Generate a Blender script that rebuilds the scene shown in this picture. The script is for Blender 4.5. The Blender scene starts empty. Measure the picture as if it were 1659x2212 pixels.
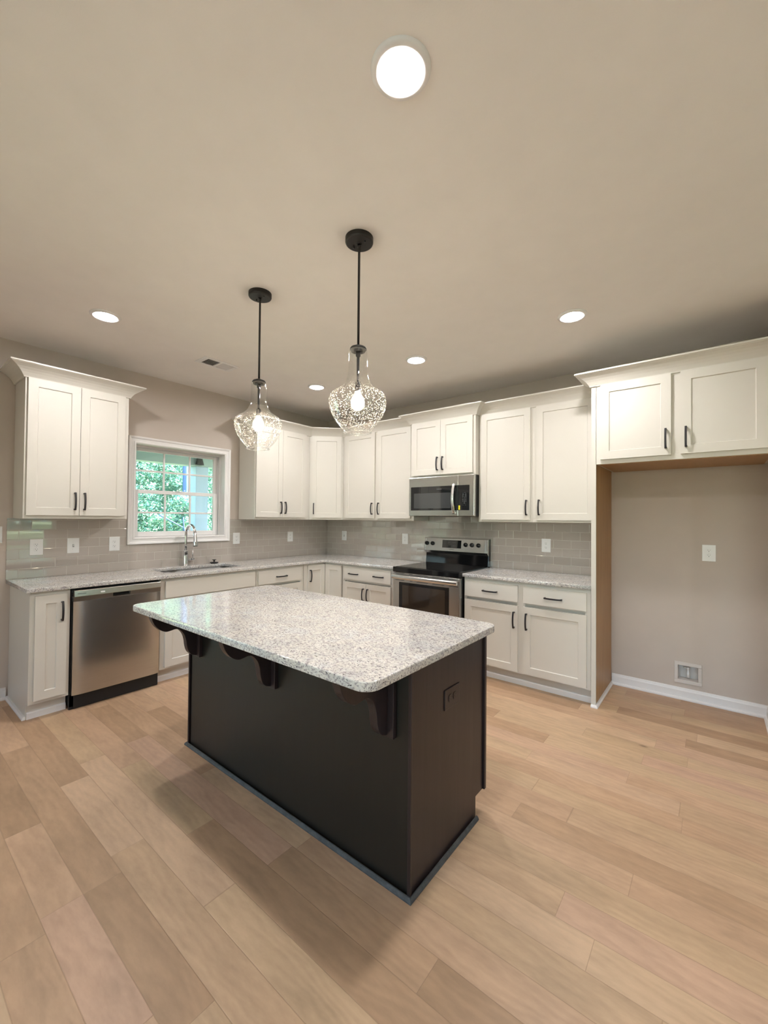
import bpy, bmesh, math, random
from mathutils import Vector, Matrix

# ------------------------------------------------------------------ camera, world, sun, exposure
sc = bpy.context.scene
COL = sc.collection
sc.view_settings.view_transform = 'Standard'
sc.view_settings.look = 'None'
sc.view_settings.gamma = 1.0
sc.view_settings.use_curve_mapping = False
sc.view_settings.exposure = 0.04
sc.cycles.use_denoising = True
sc.cycles.max_bounces = 10
sc.cycles.diffuse_bounces = 5
sc.cycles.glossy_bounces = 5
sc.cycles.transparent_max_bounces = 16
sc.cycles.sample_clamp_indirect = 6.0
sc.cycles.caustics_reflective = False
sc.cycles.caustics_refractive = False

CX, CY, CZ = 4.2745, -4.0890, 1.4130
YAW, PIT, ROL, FPX = 2.2431, 0.0151, 0.0088, 899.83
camd = bpy.data.cameras.new('camera')
cam = bpy.data.objects.new('camera', camd)
COL.objects.link(cam)
f = Vector((math.cos(PIT)*math.cos(YAW), math.cos(PIT)*math.sin(YAW), math.sin(PIT)))
r = Vector((math.sin(YAW), -math.cos(YAW), 0.0))
u = r.cross(f)
r2 = r*math.cos(ROL) + u*math.sin(ROL)
u2 = u*math.cos(ROL) - r*math.sin(ROL)
M = Matrix((r2, u2, -f)).transposed().to_4x4()
M.translation = Vector((CX, CY, CZ))
cam.matrix_world = M
camd.sensor_fit = 'HORIZONTAL'
camd.sensor_width = 36.0
camd.lens = FPX/1659.0*36.0
camd.clip_start = 0.02
sc.camera = cam

world = bpy.data.worlds.new('world')
sc.world = world
world.use_nodes = True
wn = world.node_tree
wn.nodes.clear()
wo = wn.nodes.new('ShaderNodeOutputWorld')
wb = wn.nodes.new('ShaderNodeBackground')
ws = wn.nodes.new('ShaderNodeTexSky')
ws.sky_type = 'NISHITA'
ws.sun_disc = False
ws.sun_elevation = math.radians(48)
ws.sun_rotation = math.radians(20)
wb.inputs['Strength'].default_value = 2.0
wn.links.new(ws.outputs[0], wb.inputs['Color'])
wn.links.new(wb.outputs[0], wo.inputs['Surface'])

sund = bpy.data.lights.new('sun', 'SUN')
sund.energy = 50.0
sund.angle = math.radians(0.6)
sund.color = (1.0, 0.96, 0.88)
sun = bpy.data.objects.new('sun', sund)
COL.objects.link(sun)
sun.rotation_euler = Vector((0.30, 0.75, 0.95)).to_track_quat('Z', 'Y').to_euler()

LAMP = 420.0        # radiance of the recessed lenses
BULB = 46.0         # watts of each pendant filament
H = 2.769           # ceiling height

# ------------------------------------------------------------------ node helpers
def new_mat(name):
    m = bpy.data.materials.new(name)
    m.use_nodes = True
    nt = m.node_tree
    b = nt.nodes.get('Principled BSDF')
    return m, nt, b

def N(nt, t, **kw):
    n = nt.nodes.new(t)
    for k, v in kw.items():
        if k in n.inputs.keys() if hasattr(n.inputs, 'keys') else False:
            n.inputs[k].default_value = v
        else:
            setattr(n, k, v)
    return n

def math_n(nt, op, a, b=None, c=None):
    n = nt.nodes.new('ShaderNodeMath')
    n.operation = op
    for i, v in enumerate((a, b, c)):
        if v is None:
            continue
        if isinstance(v, (int, float)):
            n.inputs[i].default_value = v
        else:
            nt.links.new(v, n.inputs[i])
    return n.outputs[0]

def ramp(nt, fac, stops, interp='LINEAR'):
    n = nt.nodes.new('ShaderNodeValToRGB')
    n.color_ramp.interpolation = interp
    els = n.color_ramp.elements
    while len(els) < len(stops):
        els.new(0.5)
    for e, (p, c) in zip(els, stops):
        e.position = p
        e.color = (c, c, c, 1) if isinstance(c, (int, float)) else (c[0], c[1], c[2], 1)
    nt.links.new(fac, n.inputs[0])
    return n.outputs[0]

def mixc(nt, fac, a, b, bt='MIX'):
    n = nt.nodes.new('ShaderNodeMix')
    n.data_type = 'RGBA'
    n.blend_type = bt
    for s, v in ((0, fac), (6, a), (7, b)):
        if isinstance(v, (int, float)):
            n.inputs[s].default_value = v
        elif isinstance(v, tuple):
            n.inputs[s].default_value = (v[0], v[1], v[2], 1)
        else:
            nt.links.new(v, n.inputs[s])
    return n.outputs[2]

def noise(nt, vec, scale, detail=3, rough=0.5):
    n = nt.nodes.new('ShaderNodeTexNoise')
    n.inputs['Scale'].default_value = scale
    n.inputs['Detail'].default_value = detail
    n.inputs['Roughness'].default_value = rough
    if vec is not None:
        nt.links.new(vec, n.inputs['Vector'])
    return n.outputs[0]

def objco(nt, scale=(1, 1, 1), rot=(0, 0, 0), kind='Object'):
    t = nt.nodes.new('ShaderNodeTexCoord')
    m = nt.nodes.new('ShaderNodeMapping')
    m.inputs['Scale'].default_value = scale
    m.inputs['Rotation'].default_value = rot
    nt.links.new(t.outputs[kind], m.inputs['Vector'])
    return m.outputs[0]

def bump(nt, b, height, strength=0.2, dist=0.01):
    n = nt.nodes.new('ShaderNodeBump')
    n.inputs['Strength'].default_value = strength
    n.inputs['Distance'].default_value = dist
    nt.links.new(height, n.inputs['Height'])
    nt.links.new(n.outputs[0], b.inputs['Normal'])
    return n

def simple(name, col, rough=0.5, metal=0.0, var=0.04, nscale=6.0, bstr=0.0, bscale=200.0, spec=0.5, coat=0.0):
    m, nt, b = new_mat(name)
    co = objco(nt)
    nz = noise(nt, co, nscale, 3)
    c = mixc(nt, nz, tuple(x*(1-var) for x in col), tuple(min(1, x*(1+var)) for x in col))
    nt.links.new(c, b.inputs['Base Color'])
    b.inputs['Roughness'].default_value = rough
    b.inputs['Metallic'].default_value = metal
    b.inputs['Specular IOR Level'].default_value = spec
    b.inputs['Coat Weight'].default_value = coat
    b.inputs['Coat Roughness'].default_value = 0.08
    if bstr:
        bump(nt, b, noise(nt, co, bscale, 2), bstr, 0.001)
    return m

MAT = {}
MAT['wall'] = simple('wall_paint', (0.54, 0.475, 0.425), 0.85, bstr=0.25, bscale=260, spec=0.3)
MAT['ceiling'] = simple('ceiling_paint', (0.83, 0.795, 0.765), 0.9, bstr=0.2, bscale=240, spec=0.2)
MAT['trim'] = simple('trim_paint', (0.77, 0.755, 0.75), 0.35, var=0.01)
MAT['cab'] = simple('cabinet_paint', (0.63, 0.60, 0.548), 0.36, var=0.015, nscale=3)
MAT['cab_in'] = simple('cabinet_shadow_gap', (0.45, 0.42, 0.37), 0.5)
MAT['plate'] = simple('outlet_plastic', (0.80, 0.80, 0.80), 0.3, var=0.0)
MAT['slot'] = simple('outlet_slot', (0.03, 0.03, 0.03), 0.6, var=0.0)
MAT['black'] = simple('handle_black', (0.016, 0.014, 0.017), 0.42, var=0.1)
MAT['bronze'] = simple('pendant_dark_metal', (0.018, 0.016, 0.015), 0.45, metal=0.3, var=0.1)
MAT['gloss_black'] = simple('gloss_black_enamel', (0.006, 0.006, 0.007), 0.06, var=0.0)
MAT['matte_black'] = simple('matte_black_metal', (0.008, 0.008, 0.009), 0.5, var=0.0)
MAT['grey_text'] = simple('printed_grey', (0.20, 0.205, 0.21), 0.5, var=0.0)
MAT['dark_text'] = simple('printed_dark', (0.10, 0.10, 0.10), 0.5, var=0.0)
MAT['yellow'] = simple('yellow_sticker', (0.85, 0.75, 0.02), 0.5, var=0.0)
MAT['rubber'] = simple('black_rubber', (0.012, 0.012, 0.013), 0.5, var=0.05)
MAT['chrome'] = simple('chrome', (0.75, 0.76, 0.78), 0.06, metal=1.0, var=0.02)
MAT['porch'] = simple('porch_white_blue_shade', (0.36, 0.44, 0.54), 0.5, var=0.02)  # white paint with the blue skylight shade put into its colour
MAT['beam'] = simple('porch_beam_paint', (0.30, 0.36, 0.33), 0.5, var=0.03)
MAT['concrete'] = simple('porch_concrete', (0.42, 0.41, 0.39), 0.8, var=0.1)
MAT['grass'] = simple('lawn', (0.21, 0.25, 0.13), 0.9, var=0.4, nscale=2.5)
MAT['reflector'] = simple('pale_concrete_reflector', (0.46, 0.45, 0.43), 0.9, var=0.08, nscale=1.5)
MAT['siding'] = simple('outside_siding', (0.42, 0.46, 0.52), 0.7, var=0.03)
MAT['vent_dark'] = simple('vent_inside', (0.10, 0.095, 0.085), 0.8, var=0.0)
MAT['box_plastic'] = simple('white_box_plastic', (0.62, 0.575, 0.54), 0.4, var=0.0)

def wood(name, c1, c2, rough, scale=(1, 1, 1), gscale=14.0, bstr=0.05, coat=0.0):
    m, nt, b = new_mat(name)
    co = objco(nt, scale)
    n1 = noise(nt, co, gscale, 5, 0.6)
    n2 = noise(nt, co, gscale*5, 3, 0.6)
    s = math_n(nt, 'ADD', math_n(nt, 'MULTIPLY', n1, 0.7), math_n(nt, 'MULTIPLY', n2, 0.3))
    c = ramp(nt, s, [(0.32, c1), (0.68, c2)])
    nt.links.new(c, b.inputs['Base Color'])
    b.inputs['Roughness'].default_value = rough
    b.inputs['Coat Weight'].default_value = coat
    b.inputs['Coat Roughness'].default_value = 0.2
    if bstr:
        bump(nt, b, n2, bstr, 0.001)
    return m

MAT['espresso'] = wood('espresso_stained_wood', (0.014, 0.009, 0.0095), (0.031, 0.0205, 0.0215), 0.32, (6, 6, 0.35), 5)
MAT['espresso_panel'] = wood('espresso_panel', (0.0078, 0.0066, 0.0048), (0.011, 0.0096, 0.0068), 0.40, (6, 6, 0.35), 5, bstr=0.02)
MAT['shoe_grey'] = wood('dusty_dark_moulding', (0.035, 0.036, 0.036), (0.085, 0.088, 0.088), 0.6, (1, 1, 1), 30)
MAT['maple'] = wood('natural_maple_ply', (0.36, 0.20, 0.085), (0.46, 0.27, 0.12), 0.42, (5, 5, 0.4), 5)

def steel(name, base=0.58, rough=0.24, aniso=0.7):
    m, nt, b = new_mat(name)
    co = objco(nt, (1.0, 1.0, 60.0))
    nz = noise(nt, co, 12, 3)
    c = ramp(nt, nz, [(0.3, (base*0.93, base*0.92, base*0.90)), (0.7, (base*1.04, base*1.03, base*1.01))])
    nt.links.new(c, b.inputs['Base Color'])
    b.inputs['Metallic'].default_value = 1.0
    b.inputs['Roughness'].default_value = rough
    b.inputs['Anisotropic'].default_value = aniso
    t = nt.nodes.new('ShaderNodeTangent')
    t.direction_type = 'RADIAL'
    t.axis = 'Z'
    nt.links.new(t.outputs[0], b.inputs['Tangent'])
    return m
MAT['steel'] = steel('brushed_stainless')
MAT['steel_dark'] = steel('dark_stainless_band', 0.30, 0.4)  # darker grey steel for the dishwasher handle band
MAT['steel_bright'] = steel('polished_stainless', 0.74, 0.24, 0.3)
MAT['sink_steel'] = steel('satin_sink_steel', 0.20, 0.30, 0.0)  # dark reflections inside the basin are put into this steel's colour

def granite():
    m, nt, b = new_mat('white_speckled_granite')
    co = objco(nt)
    # slight domain warp then stretched flakes
    warp = nt.nodes.new('ShaderNodeTexNoise')
    warp.inputs['Scale'].default_value = 14
    nt.links.new(co, warp.inputs['Vector'])
    add = nt.nodes.new('ShaderNodeVectorMath')
    add.operation = 'MULTIPLY_ADD'
    nt.links.new(warp.outputs['Color'], add.inputs[0])
    add.inputs[1].default_value = (0.045, 0.045, 0.045)
    nt.links.new(co, add.inputs[2])
    v = add.outputs[0]
    big = noise(nt, v, 9, 3)
    base = ramp(nt, big, [(0.35, (0.54, 0.535, 0.525)), (0.52, (0.66, 0.63, 0.585)), (0.68, (0.62, 0.62, 0.62))])
    st = nt.nodes.new('ShaderNodeMapping')
    st.inputs['Scale'].default_value = (1.0, 1.7, 1.7)
    st.inputs['Rotation'].default_value = (0.2, 0.1, 0.7)
    nt.links.new(v, st.inputs['Vector'])
    fl = noise(nt, st.outputs[0], 84, 4, 0.62)
    f1 = ramp(nt, fl, [(0.49, 0.0), (0.60, 1.0)])
    c = mixc(nt, math_n(nt, 'MULTIPLY', f1, 0.80), base, (0.22, 0.185, 0.215))
    fl2 = noise(nt, st.outputs[0], 26, 4, 0.6)
    f2 = ramp(nt, fl2, [(0.52, 0.0), (0.66, 0.5)])
    c = mixc(nt, math_n(nt, 'MULTIPLY', f2, 0.55), c, (0.36, 0.34, 0.34))
    fl3 = noise(nt, st.outputs[0], 95, 2, 0.5)
    f3 = ramp(nt, fl3, [(0.635, 0.0), (0.665, 1.0)])
    c = mixc(nt, f3, c, (0.075, 0.068, 0.075))
    wh = noise(nt, v, 75, 2)
    f4 = ramp(nt, wh, [(0.60, 0.0), (0.68, 1.0)])
    c = mixc(nt, math_n(nt, 'MULTIPLY', f4, 0.5), c, (0.76, 0.745, 0.71))
    nt.links.new(c, b.inputs['Base Color'])
    b.inputs['Roughness'].default_value = 0.09
    b.inputs['Specular IOR Level'].default_value = 0.65
    return m
MAT['granite'] = granite()

def tile(name, axis, off0, zoff=0.0):
    """glossy 3x6 tile in a running bond; axis = wall direction coordinate"""
    m, nt, b = new_mat(name)
    g = nt.nodes.new('ShaderNodeNewGeometry')
    sp = nt.nodes.new('ShaderNodeSeparateXYZ')
    nt.links.new(g.outputs['Position'], sp.inputs[0])
    uu = sp.outputs[axis]
    zz = sp.outputs[2]
    TW, TH = 0.1555, 0.0768
    v = math_n(nt, 'DIVIDE', math_n(nt, 'SUBTRACT', zz, 0.9145+zoff), TH)
    row = math_n(nt, 'FLOOR', v)
    fv = math_n(nt, 'FRACT', v)
    par = math_n(nt, 'MODULO', math_n(nt, 'ADD', row, 20), 2)
    uo = math_n(nt, 'ADD', math_n(nt, 'DIVIDE', math_n(nt, 'SUBTRACT', uu, off0), TW), math_n(nt, 'MULTIPLY', par, 0.5))
    col = math_n(nt, 'FLOOR', uo)
    fu = math_n(nt, 'FRACT', uo)
    du = math_n(nt, 'MULTIPLY', math_n(nt, 'MINIMUM', fu, math_n(nt, 'SUBTRACT', 1.0, fu)), TW)
    dv = math_n(nt, 'MULTIPLY', math_n(nt, 'MINIMUM', fv, math_n(nt, 'SUBTRACT', 1.0, fv)), TH)
    d = math_n(nt, 'MINIMUM', du, dv)
    grout = ramp(nt, math_n(nt, 'DIVIDE', d, 0.01), [(0.11, 1.0), (0.15, 0.0)])
    hgt = ramp(nt, math_n(nt, 'DIVIDE', d, 0.01), [(0.11, 0.0), (0.15, 0.55), (0.30, 1.0)])
    cid = nt.nodes.new('ShaderNodeCombineXYZ')
    nt.links.new(row, cid.inputs[0]); nt.links.new(col, cid.inputs[1])
    wn_ = nt.nodes.new('ShaderNodeTexWhiteNoise')
    nt.links.new(cid.outputs[0], wn_.inputs['Vector'])
    tc = mixc(nt, wn_.outputs['Value'], (0.43, 0.383, 0.345), (0.452, 0.405, 0.366))
    c = mixc(nt, grout, tc, (0.52, 0.485, 0.44))
    nt.links.new(c, b.inputs['Base Color'])
    nt.links.new(math_n(nt, 'ADD', math_n(nt, 'MULTIPLY', grout, 0.6), 0.035), b.inputs['Roughness'])
    bp = nt.nodes.new('ShaderNodeBump')
    bp.inputs['Strength'].default_value = 0.6
    bp.inputs['Distance'].default_value = 0.0012
    nt.links.new(hgt, bp.inputs['Height'])
    # each tile sits a hair out of plane, so reflections break at the joints
    vm = nt.nodes.new('ShaderNodeVectorMath'); vm.operation = 'SUBTRACT'
    nt.links.new(wn_.outputs['Color'], vm.inputs[0]); vm.inputs[1].default_value = (0.5, 0.5, 0.5)
    vs = nt.nodes.new('ShaderNodeVectorMath'); vs.operation = 'MULTIPLY_ADD'
    nt.links.new(vm.outputs[0], vs.inputs[0]); vs.inputs[1].default_value = (0.014, 0.014, 0.014)
    nt.links.new(bp.outputs[0], vs.inputs[2])
    vn = nt.nodes.new('ShaderNodeVectorMath'); vn.operation = 'NORMALIZE'
    nt.links.new(vs.outputs[0], vn.inputs[0])
    nt.links.new(vn.outputs[0], b.inputs['Normal'])
    b.inputs['Specular IOR Level'].default_value = 1.0
    b.inputs['Coat Weight'].default_value = 1.0
    b.inputs['Coat Roughness'].default_value = 0.03
    nt.links.new(vn.outputs[0], b.inputs['Coat Normal'])
    return m
MAT['tile_y'] = tile('subway_tile_sink_wall', 1, -3.3144)
MAT['tile_x'] = tile('subway_tile_range_wall', 0, 3.3102)

def floor_mat():
    m, nt, b = new_mat('light_plank_floor')
    g = nt.nodes.new('ShaderNodeNewGeometry')
    sp = nt.nodes.new('ShaderNodeSeparateXYZ')
    nt.links.new(g.outputs['Position'], sp.inputs[0])
    PW = 0.1279
    v = math_n(nt, 'DIVIDE', math_n(nt, 'SUBTRACT', sp.outputs[1], -2.5235-PW*80), PW)
    row = math_n(nt, 'FLOOR', v); fv = math_n(nt, 'FRACT', v)
    wr = nt.nodes.new('ShaderNodeTexWhiteNoise'); wr.noise_dimensions = '1D'
    nt.links.new(row, wr.inputs['W'])
    # irregular board lengths: warp the running coordinate per row
    L = math_n(nt, 'ADD', 0.75, math_n(nt, 'MULTIPLY', wr.outputs['Value'], 0.45))
    u0 = math_n(nt, 'ADD', sp.outputs[0], math_n(nt, 'MULTIPLY', wr.outputs['Value'], 37.0))
    wob = math_n(nt, 'MULTIPLY', math_n(nt, 'SINE', math_n(nt, 'MULTIPLY', u0, 2.6)), 0.22)
    uu = math_n(nt, 'DIVIDE', math_n(nt, 'ADD', u0, wob), L)
    col = math_n(nt, 'FLOOR', uu); fu = math_n(nt, 'FRACT', uu)
    cid = nt.nodes.new('ShaderNodeCombineXYZ')
    nt.links.new(row, cid.inputs[0]); nt.links.new(col, cid.inputs[1])
    wn_ = nt.nodes.new('ShaderNodeTexWhiteNoise')
    nt.links.new(cid.outputs[0], wn_.inputs['Vector'])
    # grain space, shifted per board
    cc = nt.nodes.new('ShaderNodeVectorMath'); cc.operation = 'MULTIPLY_ADD'
    nt.links.new(wn_.outputs['Color'], cc.inputs[0]); cc.inputs[1].default_value = (7.0, 7.0, 7.0)
    nt.links.new(g.outputs['Position'], cc.inputs[2])
    mp = nt.nodes.new('ShaderNodeMapping'); mp.inputs['Scale'].default_value = (1.5, 4.6, 1.0)
    nt.links.new(cc.outputs[0], mp.inputs['Vector'])
    g1 = noise(nt, mp.outputs[0], 2.2, 5, 0.6)
    g2 = noise(nt, mp.outputs[0], 14.0, 4, 0.6)
    wv = nt.nodes.new('ShaderNodeTexWave')
    wv.wave_type = 'RINGS'
    wv.inputs['Scale'].default_value = 2.0
    wv.inputs['Distortion'].default_value = 22.0
    wv.inputs['Detail'].default_value = 3.5
    wv.inputs['Detail Scale'].default_value = 0.55
    nt.links.new(mp.outputs[0], wv.inputs['Vector'])
    tone = ramp(nt, wn_.outputs['Value'], [(0.0, (0.375, 0.240, 0.145)), (0.12, (0.445, 0.290, 0.180)), (0.35, (0.505, 0.332, 0.215)),
                                           (0.60, (0.485, 0.338, 0.208)), (0.85, (0.545, 0.378, 0.245)), (1.0, (0.51, 0.325, 0.228))])
    shade = math_n(nt, 'ADD', math_n(nt, 'MULTIPLY', g1, 0.55), math_n(nt, 'ADD', math_n(nt, 'MULTIPLY', g2, 0.25), math_n(nt, 'MULTIPLY', wv.outputs['Fac'], 0.065)))
    sh = ramp(nt, shade, [(0.27, 0.80), (0.58, 1.14)])
    c = mixc(nt, 1.0, tone, sh, 'MULTIPLY')
    # small knots
    vo = nt.nodes.new('ShaderNodeTexVoronoi'); vo.inputs['Scale'].default_value = 1.1
    mk = nt.nodes.new('ShaderNodeMapping'); mk.inputs['Scale'].default_value = (1.0, 1.9, 1.0)
    nt.links.new(g.outputs['Position'], mk.inputs['Vector'])
    nt.links.new(mk.outputs[0], vo.inputs['Vector'])
    kn = ramp(nt, vo.outputs['Distance'], [(0.010, 0.75), (0.035, 0.0)])
    c = mixc(nt, kn, c, (0.16, 0.095, 0.055))
    dv = math_n(nt, 'MULTIPLY', math_n(nt, 'MINIMUM', fv, math_n(nt, 'SUBTRACT', 1.0, fv)), PW)
    du = math_n(nt, 'MULTIPLY', math_n(nt, 'MINIMUM', fu, math_n(nt, 'SUBTRACT', 1.0, fu)), L)
    d = math_n(nt, 'DIVIDE', math_n(nt, 'MINIMUM', dv, du), 0.004)
    seam = ramp(nt, d, [(0.15, 1.0), (0.55, 0.0)])
    c = mixc(nt, math_n(nt, 'MULTIPLY', seam, 0.35), c, (0.20, 0.125, 0.075))
    nt.links.new(c, b.inputs['Base Color'])
    b.inputs['Roughness'].default_value = 0.42
    b.inputs['Specular IOR Level'].default_value = 0.4
    hh = math_n(nt, 'ADD', math_n(nt, 'MULTIPLY', seam, -1.0), math_n(nt, 'MULTIPLY', math_n(nt, 'ADD', g2, wv.outputs['Fac']), 0.10))
    bump(nt, b, hh, 0.35, 0.0012)
    return m
MAT['floor'] = floor_mat()

def emis(name, col, st):
    m = bpy.data.materials.new(name); m.use_nodes = True
    nt = m.node_tree; nt.nodes.clear()
    o = nt.nodes.new('ShaderNodeOutputMaterial'); e = nt.nodes.new('ShaderNodeEmission')
    e.inputs['Color'].default_value = (*col, 1); e.inputs['Strength'].default_value = st
    nt.links.new(e.outputs[0], o.inputs['Surface'])
    return m
MAT['lens'] = emis('lit_downlight_lens', (1.0, 0.975, 0.955), LAMP)

def bulb_mat():
    m = bpy.data.materials.new('glowing_bulb_glass'); m.use_nodes = True
    nt = m.node_tree; nt.nodes.clear()
    o = nt.nodes.new('ShaderNodeOutputMaterial'); e = nt.nodes.new('ShaderNodeEmission'); t = nt.nodes.new('ShaderNodeBsdfTransparent')
    a = nt.nodes.new('ShaderNodeAddShader')
    lw = nt.nodes.new('ShaderNodeLayerWeight'); lw.inputs[0].default_value = 0.35
    e.inputs['Color'].default_value = (1.0, 0.84, 0.62, 1)
    inv = math_n(nt, 'SUBTRACT', 1.0, lw.outputs['Facing'])
    nt.links.new(math_n(nt, 'MULTIPLY', math_n(nt, 'POWER', inv, 1.0), 26.0), e.inputs['Strength'])
    nt.links.new(e.outputs[0], a.inputs[0]); nt.links.new(t.outputs[0], a.inputs[1])
    nt.links.new(a.outputs[0], o.inputs['Surface'])
    return m
MAT['bulb'] = bulb_mat()
MAT['filament'] = emis('glowing_filament', (1.0, 0.75, 0.45), 60.0)

def clear_glass(name, tint=(0.97, 0.985, 0.98), refl=1.0, seeds=False):
    m = bpy.data.materials.new(name); m.use_nodes = True
    nt = m.node_tree; nt.nodes.clear()
    o = nt.nodes.new('ShaderNodeOutputMaterial')
    tr = nt.nodes.new('ShaderNodeBsdfTransparent'); tr.inputs['Color'].default_value = (*tint, 1)
    gl = nt.nodes.new('ShaderNodeBsdfGlossy'); gl.inputs['Roughness'].default_value = 0.02
    fr = nt.nodes.new('ShaderNodeFresnel'); fr.inputs['IOR'].default_value = 1.5
    mx = nt.nodes.new('ShaderNodeMixShader')
    nt.links.new(math_n(nt, 'MINIMUM', math_n(nt, 'MULTIPLY', fr.outputs[0], refl), 0.30 if seeds else 1.0), mx.inputs[0])
    nt.links.new(tr.outputs[0], mx.inputs[1]); nt.links.new(gl.outputs[0], mx.inputs[2])
    out = mx.outputs[0]
    if seeds:
        co = objco(nt)
        vo = nt.nodes.new('ShaderNodeTexVoronoi'); vo.inputs['Scale'].default_value = 230
        mp = nt.nodes.new('ShaderNodeMapping'); mp.inputs['Scale'].default_value = (1, 1, 0.75)
        nt.links.new(co, mp.inputs[0]); nt.links.new(mp.outputs[0], vo.inputs['Vector'])
        big = noise(nt, co, 9, 2)
        thr = ramp(nt, vo.outputs['Distance'], [(0.20, 1.0), (0.38, 0.0)])
        sel = ramp(nt, vo.outputs['Color'], [(0.35, 0.0), (0.42, 1.0)])
        # bubbles thin out towards the neck of the shade
        sp = nt.nodes.new('ShaderNodeSeparateXYZ'); nt.links.new(co, sp.inputs[0])
        zz = ramp(nt, math_n(nt, 'MULTIPLY', math_n(nt, 'ADD', sp.outputs[2], 0.45), 2.0), [(0.0, 1.0), (0.42, 1.0), (0.55, 0.15), (1.0, 0.05)])
        fac = math_n(nt, 'MULTIPLY', math_n(nt, 'MULTIPLY', thr, sel), zz)
        tl = nt.nodes.new('ShaderNodeBsdfTranslucent'); tl.inputs['Color'].default_value = (1, 0.98, 0.95, 1)
        df = nt.nodes.new('ShaderNodeBsdfGlossy'); df.inputs['Roughness'].default_value = 0.3
        ad = nt.nodes.new('ShaderNodeMixShader'); ad.inputs[0].default_value = 0.22
        nt.links.new(tl.outputs[0], ad.inputs[1]); nt.links.new(df.outputs[0], ad.inputs[2])
        m2 = nt.nodes.new('ShaderNodeMixShader')
        nt.links.new(math_n(nt, 'MULTIPLY', fac, 0.85), m2.inputs[0])
        nt.links.new(out, m2.inputs[1]); nt.links.new(ad.outputs[0], m2.inputs[2])
        out = m2.outputs[0]
    nt.links.new(out, o.inputs['Surface'])
    return m
MAT['pane'] = clear_glass('window_glass', (0.95, 0.995, 0.985), 1.0)
MAT['seeded'] = clear_glass('seeded_glass', (0.975, 0.985, 0.98), 1.0, True)

def dark_glass(name, col=(0.012, 0.013, 0.014)):
    m, nt, b = new_mat(name)
    nz = noise(nt, objco(nt), 3, 1)
    nt.links.new(mixc(nt, nz, col, tuple(x*1.15 for x in col)), b.inputs['Base Color'])
    b.inputs['Roughness'].default_value = 0.03
    b.inputs['Specular IOR Level'].default_value = 0.7
    return m
MAT['dark_glass'] = dark_glass('black_appliance_glass')
MAT['grey_glass'] = dark_glass('smoky_oven_glass', (0.05, 0.053, 0.055))
MAT['brown_glass'] = dark_glass('brown_oven_glass', (0.03, 0.022, 0.016))

def leaf_mat():
    m = bpy.data.materials.new('leaf'); m.use_nodes = True
    nt = m.node_tree; nt.nodes.clear()
    o = nt.nodes.new('ShaderNodeOutputMaterial')
    d = nt.nodes.new('ShaderNodeBsdfDiffuse'); t = nt.nodes.new('ShaderNodeBsdfTranslucent'); g = nt.nodes.new('ShaderNodeBsdfGlossy')
    g.inputs['Roughness'].default_value = 0.35
    nz = noise(nt, objco(nt), 9.0, 4, 0.7)
    c = ramp(nt, nz, [(0.3, (0.04, 0.16, 0.13)), (0.45, (0.12, 0.34, 0.27)), (0.57, (0.34, 0.52, 0.34)), (0.68, (0.80, 0.85, 0.80))])  # near-white stop paints sky gaps and sun glints into the leaf colour
    nt.links.new(c, d.inputs[0]); nt.links.new(c, t.inputs[0])
    m1 = nt.nodes.new('ShaderNodeMixShader'); m1.inputs[0].default_value = 0.4
    nt.links.new(d.outputs[0], m1.inputs[1]); nt.links.new(t.outputs[0], m1.inputs[2])
    m2 = nt.nodes.new('ShaderNodeMixShader'); m2.inputs[0].default_value = 0.12
    nt.links.new(m1.outputs[0], m2.inputs[1]); nt.links.new(g.outputs[0], m2.inputs[2])
    nt.links.new(m2.outputs[0], o.inputs['Surface'])
    return m
MAT['leaf'] = leaf_mat()
MAT['bark'] = wood('bark', (0.05, 0.085, 0.18), (0.11, 0.17, 0.32), 0.9, (3, 3, 0.5), 4, bstr=0.4)

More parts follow.
